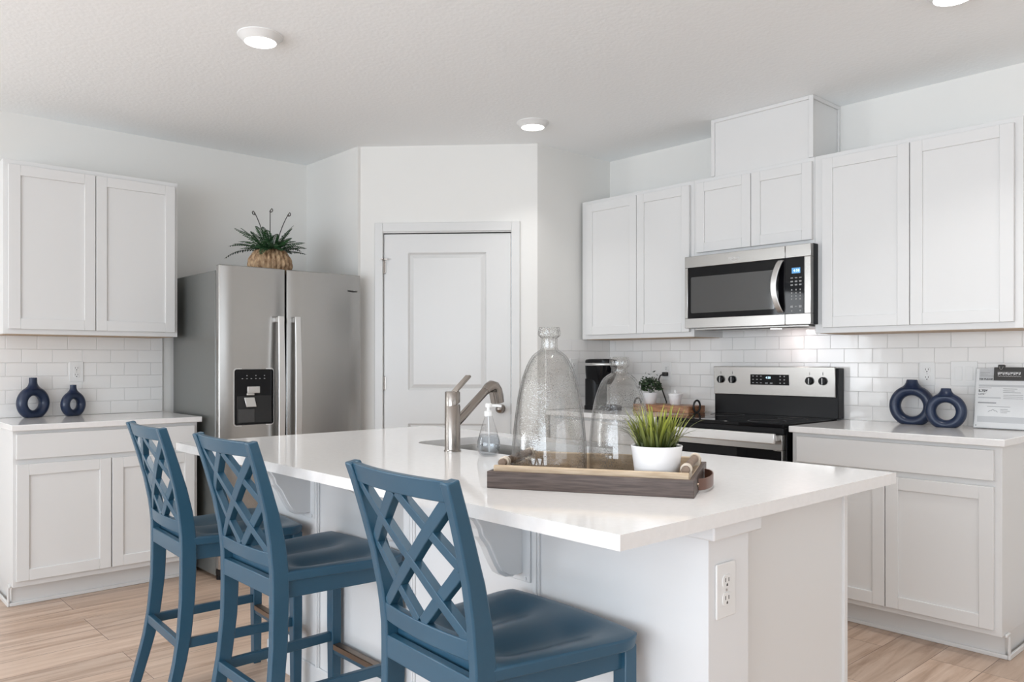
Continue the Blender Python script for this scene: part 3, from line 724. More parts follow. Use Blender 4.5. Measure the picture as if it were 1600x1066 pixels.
def corbel(y0):
    w = .045
    prof = [(IX, .8835), (1.190, .8835), (1.200, .868), (1.235, .857), (1.275, .848), (1.305, .828), (1.322, .803), (1.328, .782), (1.340, .768), (1.352, .752), (1.364, .728), (1.378, .702), (1.394, .678), (1.418, .664), (1.445, .660), (IX, .662)]
    m = MB(); m.prism(prof, lambda a, c, d: Vector((a, d, c)), y0, y0+w)
    c_ = m.build('corbel', 'island', t, bevel=.002)
    pr2 = [(x-.006 if 1.19 < x < IX-.001 else x, z-.004) for x, z in prof[1:-1]]
    m = MB(); rings = []
    for (x, z) in prof[2:-1]:
        rings.append([Vector((x-.007, y0+.010, z-.005)), Vector((x-.007, y0+w-.010, z-.005)), Vector((x+.004, y0+w-.006, z+.004)), Vector((x+.004, y0+.006, z+.004))])
    m.sweep(rings); m.build('corbel_bead', 'island', c_)
    m = MB(); m.box((IX-.005, y0-.030, .640), (IX, y0+w+.030, .8835)); m.build('corbel_plate', 'island', c_, bevel=.003)
    
    for yy in (y0-.012, y0+.05): m = MB(); m.disc((IX-.005, yy, .650), .006, (-1, 0, 0), .004, 10); m.build('screw_plug', 'island', c_)
corbel(1.565); corbel(2.120); corbel(2.730)
# island top with the sink cut-out
TX0, TX1, TY0, TY1 = 1.122, 2.325, .940, 3.160
SX0, SX1, SY0, SY1 = 1.800, 2.195, 1.80, 2.565
bm = bmesh.new(); hole = rrect(SX0, SY0, SX1, SY1, .085, 8)
for z in (.914, .884):
    ov = [bm.verts.new((x, y, z)) for x, y in ((TX0, TY0), (TX1, TY0), (TX1, TY1), (TX0, TY1))]
    iv = [bm.verts.new((x, y, z)) for x, y in hole]
    es = [bm.edges.new((ov[i], ov[(i+1) % 4])) for i in range(4)] + [bm.edges.new((iv[i], iv[(i+1) % len(iv)])) for i in range(len(iv))]
    bmesh.ops.triangle_fill(bm, edges=es, use_beauty=True)
    if z > .9: o1, i1 = ov, iv
    else: o2, i2 = ov, iv
for A, B in ((o1, o2), (i1, i2)):
    n = len(A)
    for i in range(n): bm.faces.new((A[i], A[(i+1) % n], B[(i+1) % n], B[i]))
m = MB(); m.bm = bm
tag(m.build('worktop', 'quartz'), 'large white quartz island top with sink cut-out and breakfast overhang', 'worktop', 'white quartz worktops')
# sink
t = thing('sink', 'undermount stainless steel sink set in the island top', 'sink', ((SX0+SX1)/2, (SY0+SY1)/2, .884))
m = MB()
def ring(off, z, r): return [Vector((x, y, z)) for x, y in rrect(SX0-off, SY0-off, SX1+off, SY1+off, r, 8)]
m.sweep([ring(.012, .8832, .09), ring(-.001, .8832, .085), ring(-.003, .86, .085), ring(-.010, .72, .08), ring(-.035, .70, .06)], cap=False)
vs = [m.bm.verts.new(p) for p in ring(-.035, .70, .06)]; m.bm.faces.new(vs)
bmesh.ops.remove_doubles(m.bm, verts=m.bm.verts[:], dist=1e-5)
ob = m.build('bowl', 'steel', t, smooth='auto'); sm = ob.modifiers.new('solid', 'SOLIDIFY'); sm.thickness = .0015; sm.offset = -1
m = MB(); m.disc((1.99, 2.18, .7005), .045, (0, 0, 1), .002); m.build('drain', 'steel_bright', t)
# faucet
qx, qy = 1.728, 2.205
t = thing('faucet', 'brushed nickel pull-out faucet standing behind the sink', 'faucet', (qx, qy, .914))
m = MB(); m.lathe([(.030, 0), (.030, .004), (.0275, .006), (.0270, .158), (.0255, .160), (.0255, .164)], (qx, qy, .9142), 40); fb = m.build('body', 'nickel', t, smooth='auto')
sdir = Vector((.985, .17, 0)).normalized()
m = MB()
c0 = Vector((qx, qy, .9142))
m.sweep([[c0 + Vector((.0265*cos(a), .0265*sin(a), .166 + .010*cos(a-.2))) for a in [2*pi*k/40 for k in range(40)]],
         [c0 + Vector((.0265*cos(a), .0265*sin(a), .206)) for a in [2*pi*k/40 for k in range(40)]],
         [c0 + Vector((.0245*cos(a), .0245*sin(a), .209)) for a in [2*pi*k/40 for k in range(40)]]])
m.bar(c0 + sdir*.004 + Vector((0, 0, .203)), c0 + sdir*.085 + Vector((0, 0, .262)), .024, .009)
m.build('lever', 'nickel', t, smooth='auto', bevel=.002)
m = MB()
m.tube([c0 + Vector((0, 0, .085)), c0 + sdir*.05 + Vector((0, 0, .118)), c0 + sdir*.185 + Vector((0, 0, .210))], [.0155, .016, .0150], 20)
m.build('spout', 'nickel', t, smooth='auto')
m = MB()
hd = [(0.178, .205), (.195, .217), (.212, .222), (.228, .218), (.238, .205), (.245, .185), (.250, .160)]
m.tube([c0 + sdir*a + Vector((0, 0, z)) for a, z in hd], [.0160, .0185, .0215, .0240, .0255, .0258, .0248], 22)
m.build('spray_head', 'nickel', t, smooth='auto')
# soap bottle
qx2, qy2 = 1.742, 2.028
t = thing('soap_dispenser', 'clear teardrop soap bottle with white pump beside the faucet', 'soap bottle', (qx2, qy2, .9142))
prof = [(.020, .0), (.028, .002), (.036, .014), (.039, .030), (.0375, .048), (.031, .072), (.0225, .100), (.0155, .122), (.013, .130), (.013, .136)]
m = MB(); m.lathe(prof, (qx2, qy2, .9142), 36, cap=True); m.build('bottle', 'clear', t, smooth='auto')
m = MB(); m.lathe([(.018, .0025), (.026, .005), (.034, .015), (.0372, .030), (.0358, .048), (.0302, .070), (.001, .070)], (qx2, qy2, .9142), 36); m.build('soap', 'liquid', t, smooth='auto')
m = MB(); m.lathe([(.0145, .132), (.0145, .147), (.010, .149), (.006, .150), (.006, .160), (.011, .161), (.011, .172), (.009, .174)], (qx2, qy2, .9142), 24)
m.bar(Vector((qx2, qy2, .9142+.168)), Vector((qx2+.038, qy2-.02, .9142+.164)), .010, .008)
m.tube([Vector((qx2, qy2, .9142+.13)), Vector((qx2+.003, qy2, .9142+.012))], .0025, 8); m.build('pump', 'white_plastic', t, smooth='auto')
# ------------------------------------------------------------------ tray set
O = Vector((1.292, 1.511, .9142)); A_ = math.atan2(-.438, .249)
ax = Vector((cos(A_), sin(A_), 0)); ay = Vector((-sin(A_), cos(A_), 0))
TL, TD, THH = .504, .360, .042
def tr(s, d, z): return O + ax*s + ay*d + Vector((0, 0, z))
def trb(m, s0, s1, d0, d1, z0, z1): m.box((s0, d0, z0), (s1, d1, z1), lambda p: tr(p.x, p.y, p.z)); return m
t = thing('serving_tray', 'dark brown rectangular wooden tray with leather loop handles', 'tray', tr(TL/2, TD/2, 0), A_)
m = MB(); w = .011
trb(m, 0, TL, 0, w, 0, THH); trb(m, 0, TL, TD-w, TD, 0, THH); trb(m, 0, w, w, TD-w, 0, THH); trb(m, TL-w, TL, w, TD-w, 0, THH); trb(m, w, TL-w, w, TD-w, 0, .008)
m.build('frame', 'tray_dark', t, bevel=.0015)
def loop(sgn):
    s_ = TL if sgn > 0 else 0
    m = MB(); pts = []
    for k in range(15):
        u = k/14; pts.append((.085 + .19*u, .026*sin(pi*u)**.5))
    rings = [[tr(s_+sgn*(x+.001), d, .006), tr(s_+sgn*(x+.0045), d, .006), tr(s_+sgn*(x+.0045), d, .034), tr(s_+sgn*(x+.001), d, .034)] for d, x in pts]
    m.sweep(rings); o = m.build('leather_handle', 'leather', t, bevel=.0008)
    for d in (.078, .282):
        m = MB(); m.disc(tr(s_+sgn*.001, d, .02), .005, ax*sgn, .003, 12); m.build('rivet', 'bronze', o)
loop(1); loop(-1)
# inner tan tray
t2 = thing('serving_tray', 'tan wooden tray with log handles nested in the dark tray', 'tray', tr(TL/2, TD/2, .0085), A_)
m = MB(); i0 = .0125; f0 = .0085
m = MB(); trb(m, i0, TL-i0, i0, i0+.012, f0, .056); m.build('long_rail', 'tray_tan', t2, bevel=.003)
m = MB(); trb(m, i0, TL-i0, TD-i0-.012, TD-i0, f0, .056); m.build('long_rail', 'tray_tan', t2, bevel=.003)
m = MB(); trb(m, i0, TL-i0, i0+.012, TD-i0-.012, f0, f0+.006); m.build('tray_floor', 'tray_floor', t2)
for a in (i0, TL-i0-.012):
    m = MB(); trb(m, a, a+.012, i0+.012, TD-i0-.012, f0, .040); m.build('end_rail', 'tray_tan', t2, bevel=.003)
for s_ in (i0+.0118, TL-i0-.0118):
    m = MB(); m.tube([tr(s_, i0+.030, .058), tr(s_, TD*.5, .060), tr(s_, TD-i0-.030, .058)], .0098, 14); hb = m.build('log_handle', 'tray_floor', t2, smooth='auto')
    for d in (.060, .076, TD-.060, TD-.076):
        m = MB(); pts = [tr(s_ + .0112*cos(a), d, .058 + .0112*sin(a)) for a in [2*pi*k/16 for k in range(16)]]
        m.tube(pts, .0028, 6, True, sx=1.0); m.box((s_-.0125, d-.003, .036), (s_+.0125, d+.003, .050), lambda p: tr(p.x, p.y, p.z)); m.build('strap', 'cream_strap', hb, smooth='auto')
# glass cloches
TFZ = f0 + .0062
def s_for_px(px, d_):
    """position along the tray, at depth d_, seen at the given horizontal place"""
    best = None
    for k in range(2000):
        s_ = TL*k/2000; p = tr(s_, d_, 0)
        dep = p.x*cos(TH) + p.y*sin(TH); lat = p.x*sin(TH) - p.y*cos(TH)
        e = abs(800 + 1250*lat/dep - px)
        if best is None or e < best[0]: best = (e, s_)
    return best[1]
def cloche(label, s_, d_, prof):
    c = tr(s_, d_, TFZ)
    t = thing('glass_cloche', label, 'cloche', c, group='seeded glass cloches')
    # smooth the measured outline, then give it a 4 mm wall
    out = []
    P = [prof[0]] + prof + [prof[-1]]
    for k in range(1, len(P)-2):
        p0, p1, p2, p3 = (Vector((a, b_, 0)) for a, b_ in P[k-1:k+3])
        for q in range(5):
            u = q/5; v = .5*((2*p1) + (p2-p0)*u + (2*p0-5*p1+4*p2-p3)*u*u + (3*p1-p0-3*p2+p3)*u**3); out.append((max(v.x, .004), v.y))
    out.append(prof[-1])
    H = prof[-1][1]; rt = prof[-1][0]
    inn = [(max(r-.004, .002), max(z-.003*(z/H > .7), 0)) for r, z in out[:-3]][::-1]
    m = MB(); m.lathe(out + [(rt-.004, H+.0005), (rt-.006, H-.002)] + inn, c, 72, cap=False)
    m.build('dome', 'cloche', t, smooth='auto')
    return t
BIG = [(.0985, 0), (.1000, .030), (.0990, .075), (.0948, .131), (.0865, .196), (.0760, .248), (.0624, .290), (.0466, .319), (.0330, .331), (.0235, .338), (.0218, .348), (.0218, .364), (.0240, .370), (.0290, .373), (.0298, .381), (.0285, .391), (.0280, .3955)]
SMALL = [(.0815, 0), (.0825, .030), (.0810, .073), (.0790, .106), (.0746, .152), (.0683, .187), (.0594, .219), (.0465, .249), (.0340, .262), (.0240, .268), (.0215, .274), (.0215, .281), (.0240, .286), (.0262, .291), (.0262, .302), (.0245, .308), (.0240, .311)]
cloche('taller clear glass cloche with a narrow neck on the tray', s_for_px(858.2, .128), .128, [(r*.975, z*.98) for r, z in BIG])
cloche('shorter clear glass cloche standing behind the potted grass', s_for_px(968, .246), .246, SMALL)
# potted grass
random.seed(11)
gc = tr(s_for_px(1026, .092), .092, TFZ)
t = thing('potted_grass', 'artificial grass with yellow green tips in a white pot', 'plant', gc)
m = MB(); m.lathe([(.048, 0), (.050, .002), (.0615, .092), (.0625, .094), (.0615, .096), (.058, .094), (.056, .082), (.001, .082)], gc, 48); m.build('pot', 'pot_white', t, smooth='auto')
m = MB(); m.lathe([(.056, .084), (.03, .087), (.001, .088)], gc, 24, cap=False); m.build('filler', 'soil', t)
m = MB(); tones = []
def blade(m, base, d, ln, el, curl, w, tones, hue):
    h = Vector((cos(d), sin(d), 0)); side = Vector((-h.y, h.x, 0)); p = Vector(base); n = 7; prev = None
    for k in range(n+1):
        u = k/n; ww = w*(1-u**1.8)*(.75+.5*min(u*3, 1)) + .0002
        c = [p - side*ww, p + Vector((0, 0, -ww*.35)), p + side*ww]
        if prev:
            vs, fs = m._add(prev + c, [(0, 1, 4, 3), (1, 2, 5, 4)])
            a = max(0, min(1, ((k-1)/n)**1.3*hue + .03)); b2 = max(0, min(1, u**1.3*hue + .03))
            tones.append((vs, [a, a, a, b2, b2, b2]))
        prev = c; p = p + (h*cos(el) + Vector((0, 0, 1))*sin(el))*ln/n; el -= curl/n*(.4+1.2*u)
for i in range(165):
    a = random.uniform(0, 2*pi); r = .045*sqrt(random.random()); out_ = r/.045
    b0 = gc + Vector((r*cos(a), r*sin(a), .084))
    if i % 5 == 0: blade(m, b0, a + random.uniform(-.4, .4), random.uniform(.09, .135), random.uniform(.75, 1.25), random.uniform(.6, 1.9), .0020, tones, random.uniform(.1, .55))
    else: blade(m, b0, a + random.uniform(-.8, .8), random.uniform(.060, .118), 1.55 - .55*out_*random.uniform(.2, 1), random.uniform(-.1, .7), random.uniform(.0022, .0042), tones, random.uniform(.35, 1.5))
write_tone(m, tones); m.build('grass_blades', 'grass', t, smooth=True)
# ------------------------------------------------------------------ bar stools
def xprof(z):
    P = [(0, -.079), (.10, -.053), (.20, -.028), (.30, -.012), (.42, -.002), (.52, 0), (.62, 0), (.70, -.007), (.80, -.025), (.90, -.051), (1.008, -.083)]
    for (a, b_), (c, d) in zip(P, P[1:]):
        if z <= c: return b_ + (d-b_)*(z-a)/(c-a)
    return P[-1][1]
def hw(z):      # outer half width of the back posts
    P = [(0, .2065), (.45, .1875), (.66, .1870), (.80, .195), (1.008, .207)]
    for (a, b_), (c, d) in zip(P, P[1:]):
        if z <= c: return b_ + (d-b_)*(z-a)/(c-a)
    return P[-1][1]
def pdep(z):
    P = [(0, .036), (.30, .046), (.55, .052), (.68, .050), (.85, .038), (1.008, .030)]
    for (a, b_), (c, d) in zip(P, P[1:]):
        if z <= c: return b_ + (d-b_)*(z-a)/(c-a)
    return P[-1][1]
PW = .027
def make_stool(label, loc, rz):
    t = thing('bar_stool', label, 'bar stool', loc, rz, 'blue bar stools along the island')
    B = lambda m, n, mt='stool', par=None, bev=.0025, sm=False: m.build(n, mt, par or t, bevel=bev, smooth=sm, world=False)
    for sg in (1, -1):
        m = MB(); rings = []
        for k in range(25):
            z = 1.008*k/24; x = xprof(z); o_ = sg*hw(z); i_ = sg*(hw(z)-PW); d = pdep(z)
            tp = -.006 if k == 24 else 0
            rings.append([Vector((x, o_, z+tp)), Vector((x, i_, z+tp)), Vector((x+d, i_, z)), Vector((x+d, o_, z))])
        m.sweep(rings); B(m, 'back_leg', bev=.004)
    for sg in (1, -1):
        m = MB(); rings = [[Vector((x, y, z)) for x, y in ((.391+k, sg*(.2115-o2)), (.391+k, sg*(.2115-.040+o2)), (.427-k, sg*(.2115-.040+o2)), (.427-k, sg*(.2115-o2)))] for z, k, o2 in ((0, .003, .002), (.30, 0, 0), (.596, 0, 0))]
        m.sweep(rings); B(m, 'front_leg', bev=.003)
    # seat: saddle shaped, rounded front corners
    n = 28; m = MB(); bm = m.bm
    def half(v):  # half width at depth v
        return .186 + (.234-.186)*min(1, v/.85)
    def top(y, v, hwd):
        u = y/hwd
        s = math.exp(-((abs(u)-.45)/.24)**2)
        f = min(1, max(0, (v-.06)/.22)) * min(1, max(0, (1.0-v)/.30))
        f = f*f*(3-2*f)
        edge = max(0, (abs(u)-.93)/.07)
        fr = max(0, (v-.94)/.06)
        return (.626 - .024*s*f) - .006*f*(1-abs(u)) - .004*edge*edge - .005*fr*fr + .004*(1-abs(u)**2)*(v > .5)*(v-.5)
    T_, Bt = [], []
    for j in range(n+1):
        v = j/n; row, rowb = [], []
        for i in range(n+1):
            u = 2*i/n-1
            # superellipse rounding of the front corners
            xx = .030 + .398*v; hh = half(v)
            cut = 0
            if v > .86: cut = .022*((v-.86)/.14)**2.4
            yy = u*(hh-cut)
            xb = xx + .012*v*(1-u*u)
            row.append(bm.verts.new((xb, yy, top(yy, v, hh)))); rowb.append(bm.verts.new((xb-.004*v, yy*.985, .594)))
        T_.append(row); Bt.append(rowb)
    for j in range(n):
        for i in range(n):
            bm.faces.new((T_[j][i], T_[j][i+1], T_[j+1][i+1], T_[j+1][i])); bm.faces.new((Bt[j][i], Bt[j+1][i], Bt[j+1][i+1], Bt[j][i+1]))
    for i in range(n):
        bm.faces.new((T_[0][i], Bt[0][i], Bt[0][i+1], T_[0][i+1])); bm.faces.new((T_[n][i], T_[n][i+1], Bt[n][i+1], Bt[n][i]))
        bm.faces.new((T_[i][0], T_[i+1][0], Bt[i+1][0], Bt[i][0])); bm.faces.new((T_[i][n], Bt[i][n], Bt[i+1][n], T_[i+1][n]))
    s_ = B(m, 'seat', bev=.004)
    # aprons
    m = MB(); m.box((.002, -.162, .555), (.022, .162, .607))
    for sg in (1, -1): m.bar((.04, sg*.164, .5685), (.40, sg*.190, .5685), .018, .05)
    m.box((.400, -.18, .548), (.418, .18, .594)); B(m, 'apron')
    # rails of the back
    def bx(y, z, bow): return xprof(z) + .003 - bow*(1-(y/.165)**2)
    def rail(z0, z1, bow, th, nm, crown=0.0):
        m = MB(); rings = []
        for k in range(17):
            u = 2*k/16-1; y0 = u*(hw(z0)-PW+.004); y1 = u*(hw(z1)-PW+.004)
            za = z1 + crown*(1-u*u)
            rings.append([Vector((bx(y0, z0, bow), y0, z0)), Vector((bx(y0, z0, bow)+th, y0, z0)), Vector((bx(y1, z1, bow)+th, y1, za)), Vector((bx(y1, z1, bow), y1, za))])
        m.sweep(rings); B(m, nm)
    rail(.960, 1.003, .016, .020, 'top_rail'); rail(.640, .682, .012, .020, 'lower_rail')
    # lattice: crossing diagonals with a diamond
    m = MB()
    yt, yb, ym = .174, .158, .166; zt, zb, zm = .962, .680, .826
    segs = [((yt, zt), (-yb, zb)), ((-yt, zt), (yb, zb)), ((.008, zt), (ym+.002, zm)), ((-.008, zt), (-ym-.002, zm)), ((ym+.002, zm), (.008, zb)), ((-ym-.002, zm), (-.008, zb))]
    for q, (p0, p1) in enumerate(segs):
        dy, dz = p1[0]-p0[0], p1[1]-p0[1]; L = sqrt(dy*dy+dz*dz); ny, nz = -dz/L*.0122, dy/L*.0122; rings = []
        th = .021 if q % 2 else .0215; o2 = .0004*q
        for k in range(13):
            u = k/12; y = p0[0]+dy*u; z = p0[1]+dz*u
            f = lambda yy, zz, dd: Vector((bx(yy, zz, .014)+.002+dd, yy, zz))
            rings.append([f(y-ny, z-nz, o2), f(y+ny, z+nz, o2), f(y+ny, z+nz, th), f(y-ny, z-nz, th)])
        m.sweep(rings)
    B(m, 'lattice', bev=.0015)
    # stretchers and foot rest
    m = MB(); m.box((xprof(.265)+.004, -.175, .251), (xprof(.265)+.024, .175, .283)); B(m, 'back_stretcher')
    for sg in (1, -1):
        m = MB(); m.bar((.012, sg*.178, .264), (.40, sg*.190, .264), .020, .032); B(m, 'side_stretcher')
    m = MB(); m.box((.396, -.176, .205), (.420, .176, .236)); fr_ = B(m, 'foot_rest')
    m = MB(); m.box((.393, -.172, .220), (.3965, .172, .2395)); m.box((.393, -.172, .236), (.421, .172, .2395)); B(m, 'foot_plate', 'bronze', fr_, .001)
    return t
make_stool('blue lattice-back bar stool standing farthest along, closest to the fridge', (1.010, 2.952, 0), -.054)
make_stool('blue lattice-back bar stool standing in the middle of the three', (1.026, 2.318, 0), -.005)
make_stool('blue lattice-back bar stool closest to the camera at island end', (1.003, 1.376, 0), -.065)
# ------------------------------------------------------------------ ring vases
def ring_vase(label, loc, R, r_in, H, rz, thick, group):
    t = thing('ring_vase', label, 'vase', loc, rz, group)
    rm = (R + r_in)/2; a_ = (R - r_in)/2; cz = R*.86
    m = MB(); rings = []
    for k in range(64):
        ph = 2*pi*k/64; ring = []
        for j in range(24):
            th = 2*pi*j/24; rr = rm + a_*cos(th); x = rr*sin(ph); z = cz + rr*cos(ph); y = thick*sin(th)
            ring.append(Vector((x, y, max(z, 0))))
        rings.append(ring)
    m.sweep(rings, closed=True)
    m.build('ring_body', 'navy', t, smooth=True, world=False)
    m = MB(); nr = R*.235; zt = cz + R
    m.lathe([(R*.50, zt-R*.175), (R*.42, zt-R*.10), (R*.33, zt-R*.01), (R*.27, zt+R*.09), (nr, zt+R*.22), (nr*.97, H-.003), (nr*.95, H), (nr*.78, H), (nr*.72, H-.02), (.001, H-.03)], (0, 0, 0), 32)
    m.bm.transform(Matrix.Diagonal((1, min(1.0, thick/(R*.40)), 1, 1)))
    m.build('neck', 'navy', t, smooth='auto', world=False)
    return t
ring_vase('larger of the two small navy ring vases on left worktop', (1.030, 5.095, .9142), .094, .040, .222, radians(26), .030, 'navy ring vases left of the fridge')
ring_vase('smaller navy ring vase nearest the fridge under the outlet', (1.232, 5.095, .9142), .077, .030, .178, radians(28), .026, 'navy ring vases left of the fridge')
ring_vase('bigger navy ring vase behind, on the worktop right of range', (4.165, 1.607, .9142), .106, .052, .222, radians(-84), .034, 'navy ring vases right of the range')
ring_vase('navy ring vase in front, next to the printed sign', (4.075, 1.418, .9142), .089, .041, .182, radians(-80), .030, 'navy ring vases right of the range')
# ------------------------------------------------------------------ outlets and switches
def outlet(label, c, rgt_, nrm, w=.074, h=.118, plug=False):
    t = thing('electrical_outlet', label, 'outlet', c, group='white electrical outlets')
    c = Vector(c); r = Vector(rgt_).normalized(); nn = Vector(nrm).normalized()
    F = lambda a, z, d: c + r*a + Vector((0, 0, z)) + nn*d
    m = MB(); m.prism(rrect(-w/2, -h/2, w/2, h/2, .004, 3), F, 0, .0055); pl = m.build('cover_plate', 'white_plastic', t, bevel=.002)
    for z in (.0195, -.0195):
        m = MB(); m.prism(rrect(-.0165, z-.0145, .0165, z+.0145, .010, 4), F, .005, .0075); rc = m.build('receptacle', 'white_plastic', t, bevel=.0006)
        for a in (-.0063, .0063): m = MB(); m.prism([(a-.0012, z-.001), (a+.0012, z-.001), (a+.0012, z+.0075), (a-.0012, z+.0075)], F, .0072, .0078); m.build('slot', 'slot', rc)
        m = MB(); m.prism([(x*.0026, z-.0075+y*.003) for x, y in ((-1, -1), (1, -1), (1, .3), (0, 1.2), (-1, .3))], F, .0072, .0078)
        m.build('ground_hole', 'slot', rc)
    m = MB(); m.disc(F(0, 0, .0055), .003, nn, .001, 10); m.build('screw', 'silver', t)
    return t
outlet('white outlet on tiles above the small blue vases', (1.264, YW-.0092, 1.166), (1, 0, 0), (0, -1, 0))
outlet('white outlet on tiles above the big blue ring vases', (XW-.0092, 1.562, 1.165), (0, -1, 0), (-1, 0, 0))
outlet('white outlet with black plug beside the small corner plant', (XW-.0092, 3.163, 1.164), (0, -1, 0), (-1, 0, 0))
outlet('white outlet on the pantry side tiles by coffee maker', (3.87, YP-.0092, 1.187), (1, 0, 0), (0, -1, 0))
outlet('white outlet on the end post of the island', (1.528, IY0-.0002, .728), (1, 0, 0), (0, -1, 0), .074, .120)
t = thing('light_switch', 'white double switch plate on tiles behind the printed sign', 'switch', (XW-.0092, 1.393, 1.168))
F = lambda a, z, d: Vector((XW-.0092-d, 1.393-a, 1.168+z))
m = MB(); m.prism(rrect(-.060, -.061, .060, .061, .004, 3), F, 0, .0055); m.build('cover_plate', 'white_plastic', t, bevel=.002)
for a in (-.024, .024):
    m = MB(); m.prism([(a-.0165, -.033), (a+.0165, -.033), (a+.0165, .033), (a-.0165, .033)], F, .004, .0072); m.build('rocker', 'white_plastic', t, bevel=.001)
# ------------------------------------------------------------------ sign holder
t = thing('sign_holder', 'clear acrylic stand holding a white printed offer sheet', 'sign', (4.17, 1.205, .9142))
tilt = radians(9); yl = 1.322
so = Vector((4.135, yl, .9150)); su = Vector((sin(tilt), 0, cos(tilt))); sr = Vector((0.02, -1, 0)).normalized(); sn = sr.cross(su)
def S(a, z, d): return so + sr*a + su*z + sn*d
def sq(m, a0, a1, z0, z1, d0, d1): m.prism([(a0, z0), (a1, z0), (a1, z1), (a0, z1)], S, d0, d1); return m
if sn.x > 0: sn = -sn
sq(MB(), 0, .222, 0, .286, -.001, .002).build('acrylic_panel', 'acrylic', t)
sq(MB(), 0, .222, 0, .286, -.0065, -.004).build('acrylic_back', 'acrylic', t)
m = MB(); m.box((4.130, 1.10, .9142), (4.225, 1.322, .9165)); m.build('acrylic_foot', 'acrylic', t)
pp = sq(MB(), .004, .218, .004, .282, -.0036, -.0016).build('printed_sheet', 'paper', t)
def ink(a0, a1, z0, z1, mt='paper_grey'): sq(MB(), a0, a1, z0, z1, -.0016, -.0012).build('print_block', mt, pp)
ink(.016, .078, .225, .281); ink(.016, .214, .196, .206); ink(.016, .110, .142, .148); ink(.016, .092, .118, .124, 'print_grey'); ink(.016, .214, .030, .058)
m = MB()
for a0, a1, z in ((.020, .060, .262), (.020, .052, .254), (.020, .082, .246), (.016, .070, .190), (.118, .175, .187), (.118, .165, .178), (.118, .190, .170), (.120, .200, .158), (.120, .200, .150), (.120, .200, .142), (.055, .150, .103), (.110, .140, .090), (.110, .150, .083), (.112, .138, .076)):
    sq(m, a0, a1, z, z+.0022, -.0016, -.0012)
m.tube([S(.060 + .040*k/12, .078 + .012*sin(pi*k/12)*(1 if k % 4 else .5), -.0012) for k in range(13)], .0012, 5)
m.disc(S(.012, .014, -.0016), .003, sn, .0005, 10)
m.build('printed_lines', 'print_grey', pp)
text_mesh('heading', 'YES PLEASE', .0115, 'ink', pp, S(.016, .2285, -.0012)+sn*.0002, sr, su, .0002, weight=.0004)
text_mesh('rate', '5.75%', .0165, 'ink', pp, S(.016, .171, -.0012)+sn*.0002, sr, su, .0002, weight=.0008)
text_mesh('rate_small', '6.077%**', .0085, 'ink', pp, S(.016, .1585, -.0012)+sn*.0002, sr, su, .0002, weight=.0003)
t3 = thing('clipped_card', 'dark charcoal name card clipped to top of printed sign', 'card', S(.14, .225, .003))
sq(MB(), .078, .218, .226, .288, .0024, .0040).build('card', 'card', t3)
m = MB()
for k, (a, w_) in enumerate(((.094, .008), (.104, .008), (.114, .009), (.125, .008), (.135, .010), (.147, .009), (.158, .008), (.168, .009), (.179, .008))):
    sq(m, a, a+.002, .254, .266, .0040, .0043); sq(m, a+.002, a+w_-.002, .254 + (.005 if k % 2 else .0), .258 + (.005 if k % 2 else 0), .0040, .0043); sq(m, a+w_-.003, a+w_-.001, .254 + (.004 if k % 3 else 0), .266, .0040, .0043)
m.tube([S(.094 + .095*k/30, .2465 + .0025*sin(k*1.9), .0042) for k in range(31)], .0007, 4)
m.build('card_lettering', 'print_white', t3)
m = MB(); sq(m, .094, .122, .280, .300, -.009, .008); m.build('binder_clip', 'ink', t3, bevel=.002)
m = MB(); m.tube([S(.100, .298, .006), S(.102, .282, .0095), S(.108, .276, .0095), S(.114, .282, .0095), S(.116, .298, .006)], .0009, 6); m.build('clip_wire', 'silver', t3)
# ------------------------------------------------------------------ corner of the range wall
kx, ky, kz = 3.915, 3.455, .9142
t = thing('coffee_maker', 'black pod coffee maker standing in the corner worktop', 'coffee maker', (kx, ky, kz))
def rr(x0, y0, x1, y1, r, k, z, dx=0.0, dy=0.0): return [Vector((kx + dx + x*k, ky + dy + y*k, kz + z)) for x, y in rrect(x0, y0, x1, y1, r, 6)]
m = MB(); m.sweep([rr(-.075, -.15, .075, .09, .045, 1, 0), rr(-.075, -.15, .075, .09, .045, 1, .024), rr(-.075, -.15, .075, .09, .045, .94, .030)]); m.build('base', 'black', t, smooth='auto')
m = MB(); m.disc((kx, ky-.095, kz+.030), .045, (0, 0, 1), .004); m.build('drip_grate', 'dark_grey', t)
m = MB(); m.sweep([rr(-.062, -.03, .062, .088, .035, 1, .028), rr(-.062, -.03, .062, .088, .035, 1, .20)]); m.build('tower', 'black', t, smooth='auto')
m = MB(); m.sweep([rr(-.052, -.08, .052, .085, .045, 1, .165), rr(-.062, -.10, .062, .088, .05, 1, .195), rr(-.070, -.115, .070, .09, .055, 1, .24), rr(-.074, -.12, .074, .09, .058, 1, .285)]); m.build('brew_head', 'black_glass', t, smooth='auto')
m = MB(); m.sweep([rr(-.074, -.12, .074, .09, .058, 1.0, .302), rr(-.074, -.12, .074, .09, .058, 1.0, .316), rr(-.074, -.12, .074, .09, .058, .92, .325), rr(-.074, -.12, .074, .09, .058, .6, .329)]); m.build('lid', 'black', t, smooth='auto')
arc = [Vector((kx + .078*cos(radians(a)), ky - .035 + .088*sin(radians(a)), kz + .293)) for a in range(165, 376, 10)]
m = MB(); m.tube(arc, .0085, 8, sx=1.0, sy=.6); m.build('handle', 'silver', t, smooth='auto')
